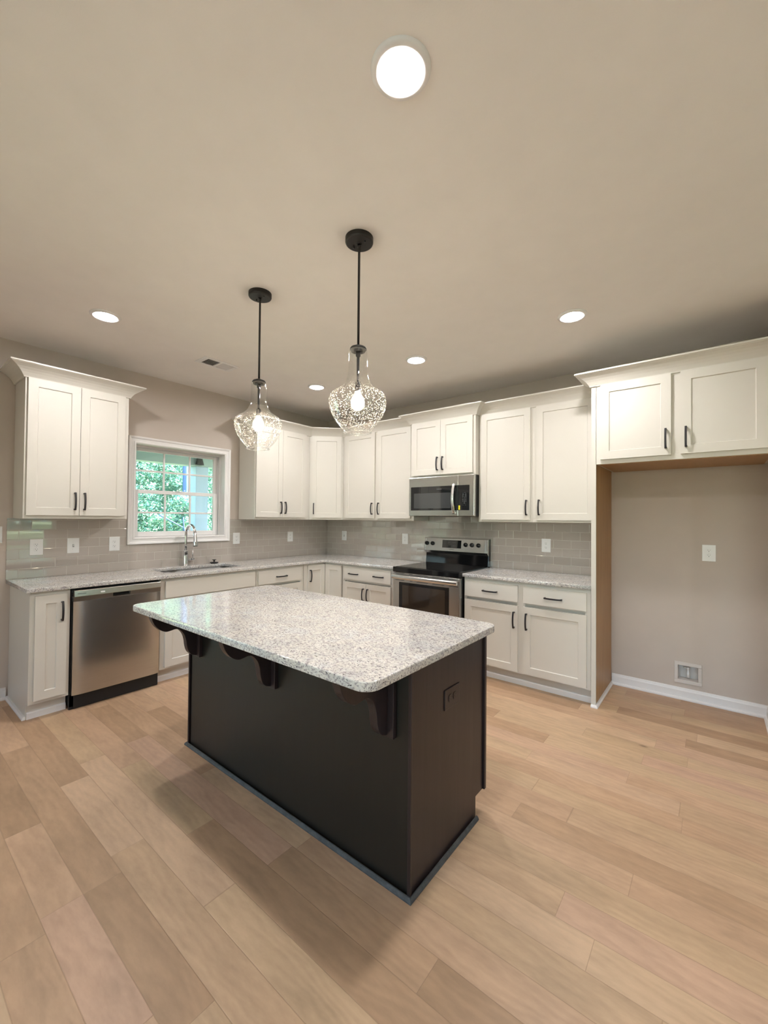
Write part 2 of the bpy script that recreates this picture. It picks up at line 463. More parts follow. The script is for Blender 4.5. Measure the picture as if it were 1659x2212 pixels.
# ------------------------------------------------------------------ mesh helpers
class MB:
    def __init__(s):
        s.v = []; s.f = []; s.sm = []
    def quad(s, *p, smooth=False):
        i = len(s.v); s.v += [tuple(q) for q in p]; s.f.append(tuple(range(i, i+len(p)))); s.sm.append(smooth)
    def box(s, x0, x1, y0, y1, z0, z1):
        i = len(s.v)
        s.v += [(x, y, z) for z in (z0, z1) for y in (y0, y1) for x in (x0, x1)]
        for q in ((0, 2, 3, 1), (4, 5, 7, 6), (0, 1, 5, 4), (2, 6, 7, 3), (0, 4, 6, 2), (1, 3, 7, 5)):
            s.f.append(tuple(i+k for k in q)); s.sm.append(False)
        return s
    def prism(s, pts, a0, a1, axis='z'):
        """polygon pts (2D) extruded along axis"""
        def mk(p, a):
            return {'z': (p[0], p[1], a), 'x': (a, p[0], p[1]), 'y': (p[0], a, p[1])}[axis]
        i = len(s.v); n = len(pts)
        s.v += [mk(p, a0) for p in pts] + [mk(p, a1) for p in pts]
        s.f.append(tuple(range(i+n-1, i-1, -1))); s.sm.append(False)
        s.f.append(tuple(range(i+n, i+2*n))); s.sm.append(False)
        for k in range(n):
            s.f.append((i+k, i+(k+1) % n, i+n+(k+1) % n, i+n+k)); s.sm.append(False)
        return s
    def lathe(s, prof, c=(0, 0, 0), seg=48, axis='z', smooth=True, caps=True):
        i = len(s.v); n = len(prof)
        for k in range(seg):
            a = 2*math.pi*k/seg
            for (rr, h) in prof:
                x, y = rr*math.cos(a), rr*math.sin(a)
                p = {'z': (x, y, h), 'x': (h, x, y), 'y': (x, h, y)}[axis]
                s.v.append((c[0]+p[0], c[1]+p[1], c[2]+p[2]))
        for k in range(seg):
            k2 = (k+1) % seg
            for j in range(n-1):
                s.f.append((i+k*n+j, i+k2*n+j, i+k2*n+j+1, i+k*n+j+1)); s.sm.append(smooth)
        if caps:
            if prof[0][0] > 1e-6:
                s.f.append(tuple(i+k*n for k in range(seg-1, -1, -1))); s.sm.append(False)
            if prof[-1][0] > 1e-6:
                s.f.append(tuple(i+k*n+n-1 for k in range(seg))); s.sm.append(False)
        return s
    def tube(s, pts, rads, seg=16, smooth=True):
        i0 = len(s.v); n = len(pts)
        P = [Vector(p) for p in pts]
        if isinstance(rads, (int, float)):
            rads = [rads]*n
        up = None
        for k in range(n):
            t = (P[min(k+1, n-1)]-P[max(k-1, 0)]).normalized()
            if up is None:
                up = Vector((0, 0, 1)) if abs(t.z) < 0.9 else Vector((1, 0, 0))
            a = (up - t*up.dot(t)).normalized(); up = a
            b = t.cross(a)
            for j in range(seg):
                q = P[k] + (a*math.cos(2*math.pi*j/seg)+b*math.sin(2*math.pi*j/seg))*rads[k]
                s.v.append(tuple(q))
        for k in range(n-1):
            for j in range(seg):
                j2 = (j+1) % seg
                s.f.append((i0+k*seg+j, i0+k*seg+j2, i0+(k+1)*seg+j2, i0+(k+1)*seg+j)); s.sm.append(smooth)
        s.f.append(tuple(i0+j for j in range(seg-1, -1, -1))); s.sm.append(False)
        s.f.append(tuple(i0+(n-1)*seg+j for j in range(seg))); s.sm.append(False)
        return s
    def sweep(s, path, prof, closed=False, mp=None):
        """path: plan points; prof: (out, z), out = right of travel; mitred"""
        n = len(path); P = [Vector((p[0], p[1])) for p in path]
        rings = []
        for k in range(n):
            if closed:
                d0 = (P[k]-P[k-1]).normalized(); d1 = (P[(k+1) % n]-P[k]).normalized()
            else:
                d0 = (P[k]-P[k-1]).normalized() if k else (P[1]-P[0]).normalized()
                d1 = (P[k+1]-P[k]).normalized() if k < n-1 else d0
            n0 = Vector((d0.y, -d0.x)); n1 = Vector((d1.y, -d1.x))
            m = (n0+n1); m = m/m.dot(n0) if m.length > 1e-6 else n0
            m = m * (1.0 if abs(m.dot(n0)) > 0 else 1)
            rings.append([(P[k].x+m.x*o, P[k].y+m.y*o, z) for o, z in prof])
        i = len(s.v); q = len(prof)
        for rg in rings:
            s.v += [mp(p) if mp else p for p in rg]
        for k in range(n if closed else n-1):
            k2 = (k+1) % n
            for j in range(q):
                j2 = (j+1) % q
                s.f.append((i+k*q+j, i+k*q+j2, i+k2*q+j2, i+k2*q+j)); s.sm.append(False)
        if not closed:
            s.f.append(tuple(i+j for j in range(q))); s.sm.append(False)
            s.f.append(tuple(i+(n-1)*q+j for j in range(q-1, -1, -1))); s.sm.append(False)
        return s
    def build(s, name, mat, parent=None, bevel=0.0, seg=2):
        me = bpy.data.meshes.new(name)
        me.from_pydata(s.v, [], s.f)
        for p, sm in zip(me.polygons, s.sm):
            p.use_smooth = sm
        bm = bmesh.new(); bm.from_mesh(me)
        bmesh.ops.recalc_face_normals(bm, faces=bm.faces)
        bm.to_mesh(me); bm.free()
        me.materials.append(MAT[mat] if isinstance(mat, str) else mat)
        o = bpy.data.objects.new(name, me)
        COL.objects.link(o)
        if parent is not None:
            o.parent = parent
        if bevel:
            b = o.modifiers.new('bevel', 'BEVEL'); b.width = bevel; b.segments = seg
            b.limit_method = 'ANGLE'; b.angle_limit = math.radians(35)
            b.harden_normals = False
        return o

def empty(name, loc=(0, 0, 0), rz=0.0):
    o = bpy.data.objects.new(name, None)
    o.empty_display_size = 0.1
    o.location = loc; o.rotation_euler = (0, 0, rz)
    COL.objects.link(o)
    return o

def tag(o, label, cat, group=None, kind=None):
    o['label'] = label; o['category'] = cat
    if group: o['group'] = group
    if kind: o['kind'] = kind
    return o

def struct(o, label=None):
    o['kind'] = 'structure'
    if label: o['label'] = label
    return o

def text_mesh(name, body, size, mat, parent, loc, rot, align='CENTER', depth=0.0003):
    cu = bpy.data.curves.new(name, 'FONT')
    cu.body = body; cu.size = size; cu.align_x = align; cu.align_y = 'CENTER'; cu.extrude = depth
    tmp = bpy.data.objects.new(name+'_tmp', cu)
    COL.objects.link(tmp)
    dg = bpy.context.evaluated_depsgraph_get()
    me = bpy.data.meshes.new_from_object(tmp.evaluated_get(dg))
    bpy.data.objects.remove(tmp)
    me.materials.clear(); me.materials.append(MAT[mat])
    o = bpy.data.objects.new(name, me)
    COL.objects.link(o)
    o.parent = parent; o.location = loc; o.rotation_euler = rot
    return o

def slab_from_outline(name, outer, holes, z0, z1, mat, parent=None, edge=0.004):
    cu = bpy.data.curves.new(name, 'CURVE'); cu.dimensions = '2D'; cu.fill_mode = 'BOTH'
    for loop in [outer]+holes:
        sp = cu.splines.new('POLY'); sp.points.add(len(loop)-1)
        for p, q in zip(sp.points, loop):
            p.co = (q[0], q[1], 0, 1)
        sp.use_cyclic_u = True
    cu.extrude = (z1-z0)/2-edge; cu.bevel_depth = edge; cu.bevel_resolution = 3; cu.offset = -edge
    tmp = bpy.data.objects.new('tmp', cu); COL.objects.link(tmp)
    dg = bpy.context.evaluated_depsgraph_get()
    me = bpy.data.meshes.new_from_object(tmp.evaluated_get(dg))
    bpy.data.objects.remove(tmp)
    me.transform(Matrix.Translation((0, 0, (z0+z1)/2)))
    me.materials.clear(); me.materials.append(MAT[mat])
    me.name = name
    o = bpy.data.objects.new(name, me); COL.objects.link(o)
    if parent: o.parent = parent
    return o

def arc(cx, cy, rr, a0, a1, n=8):
    return [(cx+rr*math.cos(math.radians(a0+(a1-a0)*k/n)), cy+rr*math.sin(math.radians(a0+(a1-a0)*k/n))) for k in range(n+1)]

def rrect(x0, x1, y0, y1, rr, n=8):
    return arc(x1-rr, y1-rr, rr, 0, 90, n)+arc(x0+rr, y1-rr, rr, 90, 180, n)+arc(x0+rr, y0+rr, rr, 180, 270, n)+arc(x1-rr, y0+rr, rr, 270, 360, n)

S90 = math.radians(90)

# ------------------------------------------------------------------ the room shell
XR, YF = 7.5, -8.0
struct(MB().box(-0.15, XR+0.15, YF-0.15, 0.15, -0.12, 0.0).build('floor', 'floor'))
struct(MB().box(-0.30, XR+0.30, YF-0.30, 0.30, H, H+0.35).build('ceiling', 'ceiling'))

def wall_with_holes(name, fixed, a0, a1, z0, z1, th, holes, axis, mat='wall'):
    """wall as boxes around rectangular holes; axis 'x' means wall plane x=fixed running along y"""
    mb = MB()
    holes = sorted(holes)
    cur = a0
    def bx(p, q, za, zb):
        if q-p < 1e-4 or zb-za < 1e-4: return
        lo, hi = sorted((fixed, fixed+th))
        if axis == 'x': mb.box(lo, hi, p, q, za, zb)
        else: mb.box(p, q, lo, hi, za, zb)
    for (h0, h1, hz0, hz1) in holes:
        bx(cur, h0, z0, z1); bx(h0, h1, z0, hz0); bx(h0, h1, hz1, z1); cur = h1
    bx(cur, a1, z0, z1)
    return struct(mb.build(name, mat))

W1 = (-2.484, -1.579, 1.213, 2.100)
W1H = (-2.496, -1.567, 1.201, 2.112)
D1 = (-5.75, -3.93, 0.0, 2.06)
W2 = (-3.30, -1.42, 0.03, 2.06)
W3 = (2.4, 4.3, 0.6, 2.2)
W4 = (4.9, 6.8, 0.6, 2.2)
wall_with_holes('wall_left', 0.0, YF, 0.0, 0, H, -0.15, [W1H, D1], 'x')
wall_with_holes('wall_back', 0.0, -0.15, XR+0.15, 0, H, 0.15, [(4.030, 4.172, 0.147, 0.272)], 'y')
wall_with_holes('wall_right', XR, YF, 0.0, 0, H, 0.15, [W2], 'x')
wall_with_holes('wall_front', YF, -0.15, XR+0.15, 0, H, -0.15, [W3, W4], 'y')
struct(MB().box(4.572, 4.70, -0.74, 0.0, 0, H).build('wall_nook', 'wall'))

# baseboards: board with a stepped cap and a shoe
BB = [(0, 0), (0.030, 0), (0.030, 0.010), (0.024, 0.018), (0.014, 0.020), (0.014, 0.068), (0.010, 0.074), (0.008, 0.086), (0.0, 0.090)]
SHOE = [(0, 0), (0.018, 0), (0.018, 0.008), (0.013, 0.017), (0.0, 0.020)]
struct(MB().sweep([(3.566, 0), (4.572, 0)], BB).build('baseboard_back', 'trim', bevel=0.001))
struct(MB().sweep([(4.572, 0), (4.572, -0.74), (4.70, -0.74), (4.70, 0)], BB).build('baseboard_nook', 'trim', bevel=0.001))
struct(MB().sweep([(0, -3.93), (0, -3.372)], BB).build('baseboard_left', 'trim', bevel=0.001))
struct(MB().sweep([(XR, 0), (XR, -1.42)], BB).build('baseboard_right', 'trim', bevel=0.001))
struct(MB().sweep([(XR, YF), (0, YF)], BB).build('baseboard_front', 'trim', bevel=0.001))

# ------------------------------------------------------------------ windows
CAS = [(0, 0), (0, 0.012), (0.006, 0.017), (0.016, 0.017), (0.020, 0.013), (0.042, 0.013), (0.050, 0.021), (0.064, 0.023), (0.066, 0.020), (0.066, 0)]

def sash(par, name, x, y0, y1, z0, z1, gy0, gy1, gz0, gz1, th=0.03):
    mb = MB()
    mb.box(x-th, x, y0, gy0, z0, z1); mb.box(x-th, x, gy1, y1, z0, z1)
    mb.box(x-th, x, gy0, gy1, z0, gz0); mb.box(x-th, x, gy0, gy1, gz1, z1)
    s = mb.build(name, 'trim', par, bevel=0.003)
    m = MB(); w = 0.009
    for k in (1, 2):
        yy = gy0+(gy1-gy0)*k/3
        m.box(x-th/2-0.008, x-th/2+0.008, yy-w, yy+w, gz0, gz1)
    zz = (gz0+gz1)/2
    ys = [gy0]+[gy0+(gy1-gy0)*k/3 for k in (1, 2)]+[gy1]
    for k in range(3):
        m.box(x-th/2-0.008, x-th/2+0.008, ys[k]+(w if k else 0), ys[k+1]-(w if k < 2 else 0), zz-w, zz+w)
    m.build('muntins', 'trim', s, bevel=0.002)
    MB().box(x-th/2-0.003, x-th/2+0.003, gy0-0.004, gy1+0.004, gz0-0.004, gz1+0.004).build('pane', 'pane', s)
    return s

w1 = struct(empty('window_1', (0, 0, 0)), 'white double hung window above the sink')
y0, y1, z0, z1 = W1
def vert(p):      # (u, v, w) plan -> wall plane x = 0
    return (p[2], p[0], p[1])
fr = MB()
# sweep the casing anticlockwise seen from the room so that "right of travel" is outwards
fr.sweep([(y0, z0), (y1, z0), (y1, z1), (y0, z1)], CAS, closed=True, mp=vert)
fr.build('casing', 'trim', w1, bevel=0.0008)
jb = MB()
jb.box(-0.14, -0.001, y0-0.012, y0, z0-0.012, z1+0.012); jb.box(-0.14, -0.001, y1, y1+0.012, z0-0.012, z1+0.012)
jb.box(-0.14, -0.001, y0, y1, z0-0.012, z0); jb.box(-0.14, -0.001, y0, y1, z1, z1+0.012)
jb.build('jamb', 'trim', w1)
st = MB()
st.box(-0.145, -0.135, y0, -2.455, z0, z1); st.box(-0.145, -0.135, -1.607, y1, z0, z1)
for xx in (-0.075,):
    st.box(xx-0.02, xx, y0, y0+0.013, z0, z1); st.box(xx-0.02, xx, y1-0.013, y1, z0, z1)
st.box(-0.135, -0.085, y0+0.013, y1-0.013, z1-0.018, z1)
st.build('stops', 'trim', w1, bevel=0.001)
sash(w1, 'lower_sash', -0.098, -2.470, -1.596, z0+0.001, 1.672, -2.4185, -1.647, 1.262, 1.636)
sash(w1, 'upper_sash', -0.130, -2.470, -1.596, 1.640, z1-0.019, -2.4285, -1.633, 1.672, 2.052)
MB().box(-0.097, -0.082, -2.06, -2.00, 1.6735, 1.680).build('sash_lock', 'trim', w1, bevel=0.002)

def plain_window(name, axis, fixed, a0, a1, z0, z1, nx, nz, sign, label=None):
    """unseen openings that light the room and show up in the tile reflections"""
    w = struct(empty(name, (0, 0, 0)), label)
    mb = MB(); t = 0.05
    def bx(m, p, q, za, zb, d0=-0.02, d1=0.02):
        lo, hi = sorted((fixed+sign*(0.07+d0), fixed+sign*(0.07+d1)))
        if axis == 'x': m.box(lo, hi, p, q, za, zb)
        else: m.box(p, q, lo, hi, za, zb)
    bx(mb, a0, a0+t, z0, z1); bx(mb, a1-t, a1, z0, z1); bx(mb, a0+t, a1-t, z0, z0+t); bx(mb, a0+t, a1-t, z1-t, z1)
    mid = (a0+a1)/2
    bx(mb, mid-0.05, mid+0.05, z0+t, z1-t)
    mb.build('window_frame', 'trim', w, bevel=0.003)
    for (p, q) in ((a0+t, mid-0.05), (mid+0.05, a1-t)):
        if name == 'window_2':
            rl = MB(); bx(rl, p, q, 0.25, 0.45); bx(rl, p, q, 0.67, 0.77); rl.build('rail', 'trim', w)
        g = MB(); bx(g, p, q, z0+t, z1-t, -0.003, 0.003); g.build('pane', 'pane', w)
    return w
plain_window('door_1', 'x', 0.0, D1[0], D1[1], D1[2]+0.002, D1[3], 1, 1, -1)
plain_window('window_2', 'x', XR, W2[0], W2[1], W2[2], W2[3], 1, 1, 1)
plain_window('window_3', 'y', YF, W3[0], W3[1], W3[2], W3[3], 1, 1, -1)
plain_window('window_4', 'y', YF, W4[0], W4[1], W4[2], W4[3], 1, 1, -1)

# ------------------------------------------------------------------ tile
b1 = MB()
b1.box(0.0005, 0.008, -3.3855, -2.552, 0.914, 1.388)
b1.box(0.0005, 0.008, -2.552, -1.526, 0.914, 1.143)
b1.box(0.0005, 0.008, -1.526, -0.008, 0.914, 1.388)
tag(b1.build('tile_backsplash', 'tile_y'), 'glossy greige subway tile backsplash on the sink wall under the window', 'backsplash')
tag(MB().box(0.0085, 3.531, -0.008, -0.0005, 0.914, 1.387).box(1.6895, 2.4555, -0.008, -0.0005, 1.387, 1.439).build('tile_backsplash', 'tile_x'), 'glossy greige subway tile backsplash on the stove wall behind the range', 'backsplash')

# ------------------------------------------------------------------ cabinet kit (local: x along the wall, -y to the room, z up)
def pull_mesh():
    if 'pull' in bpy.data.meshes: return bpy.data.meshes['pull']
    mb = MB(); n = 14; L = 0.140; W = 0.0125; T = 0.008
    pr = []
    for k in range(n+1):
        t = k/n
        z = (t-0.5)*L
        out = 0.020+0.012*(1-(2*t-1)**2)
        pr.append((z, out))
    i = 0
    for (z, o) in pr:
        mb.v += [(-W/2, -o-T/2, z), (W/2, -o-T/2, z), (W/2, -o+T/2, z), (-W/2, -o+T/2, z)]
    for k in range(n):
        a = 4*k; b = a+4
        for j in range(4):
            j2 = (j+1) % 4
            mb.f.append((a+j, a+j2, b+j2, b+j)); mb.sm.append(False)
    mb.f.append((3, 2, 1, 0)); mb.sm.append(False)
    e = 4*n; mb.f.append((e, e+1, e+2, e+3)); mb.sm.append(False)
    for s in (-1, 1):
        mb.box(-W/2, W/2, -0.024, 0.0, s*(L/2-0.007)-0.0055, s*(L/2-0.007)+0.0055)
    o = mb.build('pull', 'black'); me = o.data; bpy.data.objects.remove(o)
    me.name = 'pull'
    return me

def add_pull(parent, x, z, horiz=False):
    o = bpy.data.objects.new('handle', pull_mesh()); COL.objects.link(o)
    o.parent = parent; o.location = (x, 0, z)
    if horiz: o.rotation_euler = (0, S90, 0)
    b = o.modifiers.new('bevel', 'BEVEL'); b.width = 0.0012; b.segments = 2
    return o

def shaker(parent, x0, x1, z0, z1, yf, pull=None, rail=0.058, name='door'):
    """door: a child of the cabinet at (x0, yf, z0), its front at local y = -0.019"""
    w, h = x1-x0, z1-z0
    T, D, c = 0.019, 0.0075, 0.0045
    mb = MB()
    fx = [0, rail, w-rail, w]; fz = [0, rail, h-rail, h]
    yf0, yp = -T, -T+D
    # front frame faces
    for (a, b, cc, d) in ((0, w, 0, rail), (0, w, h-rail, h), (0, rail, rail, h-rail), (w-rail, w, rail, h-rail)):
        mb.quad((a, yf0, cc), (b, yf0, cc), (b, yf0, d), (a, yf0, d))
    i0, i1, j0, j1 = rail, w-rail, rail, h-rail
    q0, q1, r0, r1 = i0+c, i1-c, j0+c, j1-c
    mb.quad((q0, yp, r0), (q1, yp, r0), (q1, yp, r1), (q0, yp, r1))
    mb.quad((i0, yf0, j0), (i1, yf0, j0), (q1, yp, r0), (q0, yp, r0))
    mb.quad((i0, yf0, j1), (i1, yf0, j1), (q1, yp, r1), (q0, yp, r1))
    mb.quad((i0, yf0, j0), (i0, yf0, j1), (q0, yp, r1), (q0, yp, r0))
    mb.quad((i1, yf0, j0), (i1, yf0, j1), (q1, yp, r1), (q1, yp, r0))
    mb.quad((0, yf0, 0), (w, yf0, 0), (w, 0, 0), (0, 0, 0)); mb.quad((0, yf0, h), (w, yf0, h), (w, 0, h), (0, 0, h))
    mb.quad((0, yf0, 0), (0, yf0, h), (0, 0, h), (0, 0, 0)); mb.quad((w, yf0, 0), (w, yf0, h), (w, 0, h), (w, 0, 0))
    mb.quad((0, 0, 0), (w, 0, 0), (w, 0, h), (0, 0, h))
    o = mb.build(name, 'cab', parent)
    o.location = (x0, yf, z0)
    if pull:
        side, zc = pull
        hx = 0.030 if side == 'l' else w-0.030
        p = add_pull(o, hx, zc-z0); p.location.y = -T
    return o

def drawer(parent, x0, x1, z0, z1, yf, pulls=(0.5,), name='drawer'):
    o = MB().box(0, x1-x0, -0.019, 0, 0, z1-z0).build(name, 'cab', parent, bevel=0.0015)
    o.location = (x0, yf, z0)
    for t in pulls:
        p = add_pull(o, (x1-x0)*t, (z1-z0)*0.47, True); p.location.y = -0.019
    return o

CROWN = [(0.0, 2.428), (0.010, 2.428), (0.012, 2.436), (0.018, 2.446), (0.028, 2.461), (0.042, 2.477), (0.060, 2.492), (0.078, 2.503), (0.090, 2.509), (0.094, 2.513), (0.099, 2.514), (0.099, 2.525), (0.0, 2.525)]
GAP = 0.002

def upper(name, origin, rz, w, z0, z1, depth, doors, label, back=0.010, cat='cabinet', matbot='cab'):
    c = empty(name, origin, rz); tag(c, label, cat)
    b = MB(); b.box(GAP, w-GAP, -depth+0.019, -back, z0, z1-0.002)
    b.build('cabinet_body', matbot if matbot != 'cab' else 'cab', c, bevel=0.001)
    # face frame
    fm = MB()
    ops = [(d[0]+0.012, d[1]-0.012) for d in doors]
    dz0, dz1 = doors[0][2]+0.012, doors[0][3]-0.012
    fm.box(GAP, w-GAP, -depth, -depth+0.019, z0, dz0); fm.box(GAP, w-GAP, -depth, -depth+0.019, dz1, z1-0.002)
    xs = [GAP]
    for a, bb in ops: xs += [a, bb]
    xs.append(w-GAP)
    for k in range(0, len(xs), 2):
        if xs[k+1]-xs[k] > 0.003:
            fm.box(xs[k], xs[k+1], -depth, -depth+0.019, dz0, dz1)
    fm.build('face_frame', 'cab', c, bevel=0.0008)
    for (a, bb, za, zb, side) in doors:
        shaker(c, a, bb, za, zb, -depth, (side, za+0.112))
    return c

UB, UT, UD = 1.388, 2.434, 0.313
# sink wall (local x = world y - origin)
c = upper('wall_cabinet', (0, -3.3538, 0), S90, 0.6934, UB, UT, UD,
      [(0.0165, 0.3415, 1.413, 2.428, 'r'), (0.3445, 0.6625, 1.413, 2.428, 'l')],
      'white two-door wall cabinet hanging alone on the left of the window', back=0.002)
MB().sweep([(0.0, -0.002), (0.0, -UD), (0.6934, -UD), (0.6934, -0.002)], CROWN).build('crown_moulding', 'cab', c, bevel=0.0006)
upper('wall_cabinet', (0, -1.4006, 0), S90, 0.792, UB, UT, UD,
      [(0.0105, 0.3665, 1.413, 2.428, 'r'), (0.3695, 0.7205, 1.413, 2.428, 'l')],
      'white two-door wall cabinet on the sink wall to the right of the window')
# diagonal corner
dg_len = math.hypot(0.6085-0.313, 0.6085-0.313)
cc = empty('corner_wall_cabinet', (0.313, -0.6085, 0), math.radians(45))
tag(cc, 'white diagonal one-door wall cabinet filling the room corner', 'cabinet')
bd = MB(); bd.prism([(0.011, -0.011), (0.011, -0.6065), (0.299, -0.6065), (0.6065, -0.299), (0.6065, -0.011)], UB, UT-0.002)
o = bd.build('cabinet_body', 'cab', cc, bevel=0.001)
o.matrix_parent_inverse = (Matrix.Translation((0.313, -0.6085, 0)) @ Matrix.Rotation(math.radians(45), 4, 'Z')).inverted()
fm = MB()
fm.box(0.001, dg_len-0.001, -0.0, 0.016, UB, 1.425); fm.box(0.001, dg_len-0.001, 0.0, 0.016, 2.416, UT-0.002)
fm.box(0.001, 0.036, 0.0, 0.016, 1.425, 2.416); fm.box(dg_len-0.036, dg_len-0.001, 0.0, 0.016, 1.425, 2.416)
fm.build('face_frame', 'cab', cc, bevel=0.0008)
shaker(cc, 0.024, dg_len-0.024, 1.413, 2.428, 0.0, ('l', 1.525))
# stove wall
upper('wall_cabinet', (0.6085, 0, 0), 0, 1.0809, UB, UT, UD,
      [(0.046, 0.5278, 1.413, 2.428, 'r'), (0.5673, 1.0428, 1.413, 2.428, 'l')],
      'white two-door wall cabinet on the stove wall left of the microwave')
c = upper('wall_cabinet', (1.6894, 0, 0), 0, 0.7666, 1.8485, UT, 0.381,
      [(0.0265, 0.377, 1.868, 2.428, 'r'), (0.380, 0.7385, 1.868, 2.428, 'l')],
      'short white two-door wall cabinet directly above the microwave', back=0.002)
MB().sweep([(0.0, -0.002), (0.0, -0.381), (0.7666, -0.381), (0.7666, -0.002)], CROWN).build('crown_moulding', 'cab', c, bevel=0.0006)
c = upper('wall_cabinet', (2.4560, 0, 0), 0, 1.0754, UB, UT, UD,
      [(0.030, 0.509, 1.409, 2.428, 'r'), (0.5617, 1.044, 1.409, 2.428, 'l')],
      'white two-door wall cabinet between the microwave and the refrigerator space')
MB().sweep([(0.003, -UD), (1.0734, -UD)], CROWN).build('crown_moulding', 'cab', c, bevel=0.0006)
cr = MB().sweep([(0.010, -1.4006), (UD, -1.4006), (UD, -0.6085), (0.6085, -UD), (1.687, -UD)], [(o_, z_) for o_, z_ in CROWN]).build('crown_moulding', 'cab', bevel=0.0006)
tag(cr, 'long white cove crown moulding bending round the corner wall cabinets', 'moulding')

# refrigerator surround
fp = empty('refrigerator_panel', (3.5314, 0, 0)); tag(fp, 'tall white side panel with bare maple inner face beside the refrigerator space', 'panel')
MB().box(0.001, 0.024, -0.618, -0.002, 0, 2.432).build('outer_skin', 'cab', fp)
MB().box(0.024, 0.0305, -0.600, -0.002, 0, 2.432).build('maple_skin', 'maple', fp)['label'] = 'bare maple inner face'
MB().box(0.0241, 0.0335, -0.618, -0.600, 0, 2.4275).build('front_stile', 'cab', fp)
MB().sweep([(0.0305, -0.002), (0.0305, -0.618), (0.001, -0.618)][::-1], SHOE).build('shoe_moulding', 'trim', fp)
c = upper('wall_cabinet', (3.5655, 0, 0), 0, 1.004, 1.8350, UT, 0.618,
      [(0.032, 0.4715, 1.868, 2.428, 'r'), (0.5245, 0.968, 1.868, 2.428, 'l')],
      'wide deep white two-door cabinet bridging the empty refrigerator space', back=0.002)
for ch in c.children:
    if ch.name.startswith('cabinet_body'):
        ch.data.materials.append(MAT['cab'])
MB().box(0.02, 0.985, -0.60, -0.004, 1.8315, 1.8355).build('underside', 'maple', c)['label'] = 'bare maple underside'
MB().sweep([(-0.034, -0.002), (-0.034, -0.618), (1.004, -0.618)], CROWN).build('crown_moulding', 'cab', c, bevel=0.0006)

# ------------------------------------------------------------------ base cabinets
BD, BT = 0.611, 0.883
def base(name, origin, rz, w, label, ops, top=0.883, back=0.010):
    c = empty(name, origin, rz); tag(c, label, 'cabinet')
    b = MB(); b.box(GAP, w-GAP, -BD+0.019, -back, 0.115, top)
    if top < BT:      # open-topped under the sink
        b.box(GAP, 0.02, -BD+0.019, -back, top, BT).box(w-0.02, w-GAP, -BD+0.019, -back, top, BT)
    b.build('cabinet_body', 'cab', c, bevel=0.001)
    fm = MB()
    for (a, bb, za, zb) in ops: fm.box(a, bb, -BD, -BD+0.019, za, zb)
    fm.build('face_frame', 'cab', c, bevel=0.0008)
    t = MB(); t.box(GAP, w-GAP, -0.545, -0.533, 0.0, 0.115)
    t.build('toe_kick', 'cab', c)
    MB().sweep([(GAP, -0.545), (w-GAP, -0.545)], [(0, 0), (0.010, 0), (0.010, 0.040), (0.006, 0.046), (0, 0.048)]).build('shoe_moulding', 'trim', c)
    return c
def frame_ops(w, xs, z_mid=True):
    """stiles at xs (pairs), rails full width"""
    r_ = [(GAP, w-GAP, 0.115, 0.150), (GAP, w-GAP, 0.842, BT)]
    for a, b in xs: r_.append((a, b, 0.150, 0.842))
    return r_
# end cabinet, world y -3.3558 .. -3.1300
c = base('base_cabinet', (0, -3.3558, 0), S90, 0.2258, 'narrow white one-door base cabinet at the far left end of the counter',
         frame_ops(0.2258, [(GAP, 0.034), (0.192, 0.2238)]), back=0.002)
shaker(c, 0.0225, 0.2025, 0.138, 0.855, -BD, ('r', 0.735))
MB().prism([(-BD, 0.115), (-BD, BT), (-0.004, BT), (-0.004, 0.0), (-0.545, 0.0), (-0.545, 0.115)], -0.004, 0.0015, 'x').build('end_panel', 'cab', c)
MB().sweep([(-0.004, -0.002), (-0.004, -0.548)], [(0, 0), (0.018, 0), (0.018, 0.010), (0.012, 0.020), (0, 0.022)]).build('side_shoe_moulding', 'trim', c)
# sink base -2.5065 .. -1.5700
w = 0.9365
c = base('base_cabinet', (0, -2.5065, 0), S90, w, 'white sink base cabinet with a blank drawer front beside the dishwasher',
         frame_ops(w, [(GAP, 0.048), (0.905, w-GAP)])+[(0.048, 0.905, 0.700, 0.732)], top=0.66)
drawer(c, 0.039, 0.9125, 0.718, 0.858, -BD, pulls=(), name='false_drawer_front')
shaker(c, 0.039, 0.474, 0.135, 0.686, -BD, ('r', 0.56)); shaker(c, 0.4775, 0.9125, 0.135, 0.686, -BD, ('l', 0.56))
# drawer base -1.5700 .. -0.9450
w = 0.625
c = base('base_cabinet', (0, -1.5700, 0), S90, w, 'white one-drawer base cabinet between the sink and the corner',
         frame_ops(w, [(GAP, 0.032), (0.573, w-GAP)])+[(0.032, 0.573, 0.700, 0.732)])
drawer(c, 0.020, 0.5855, 0.718, 0.858, -BD)
shaker(c, 0.020, 0.301, 0.135, 0.690, -BD, ('r', 0.565)); shaker(c, 0.3045, 0.5855, 0.135, 0.690, -BD, ('l', 0.565))
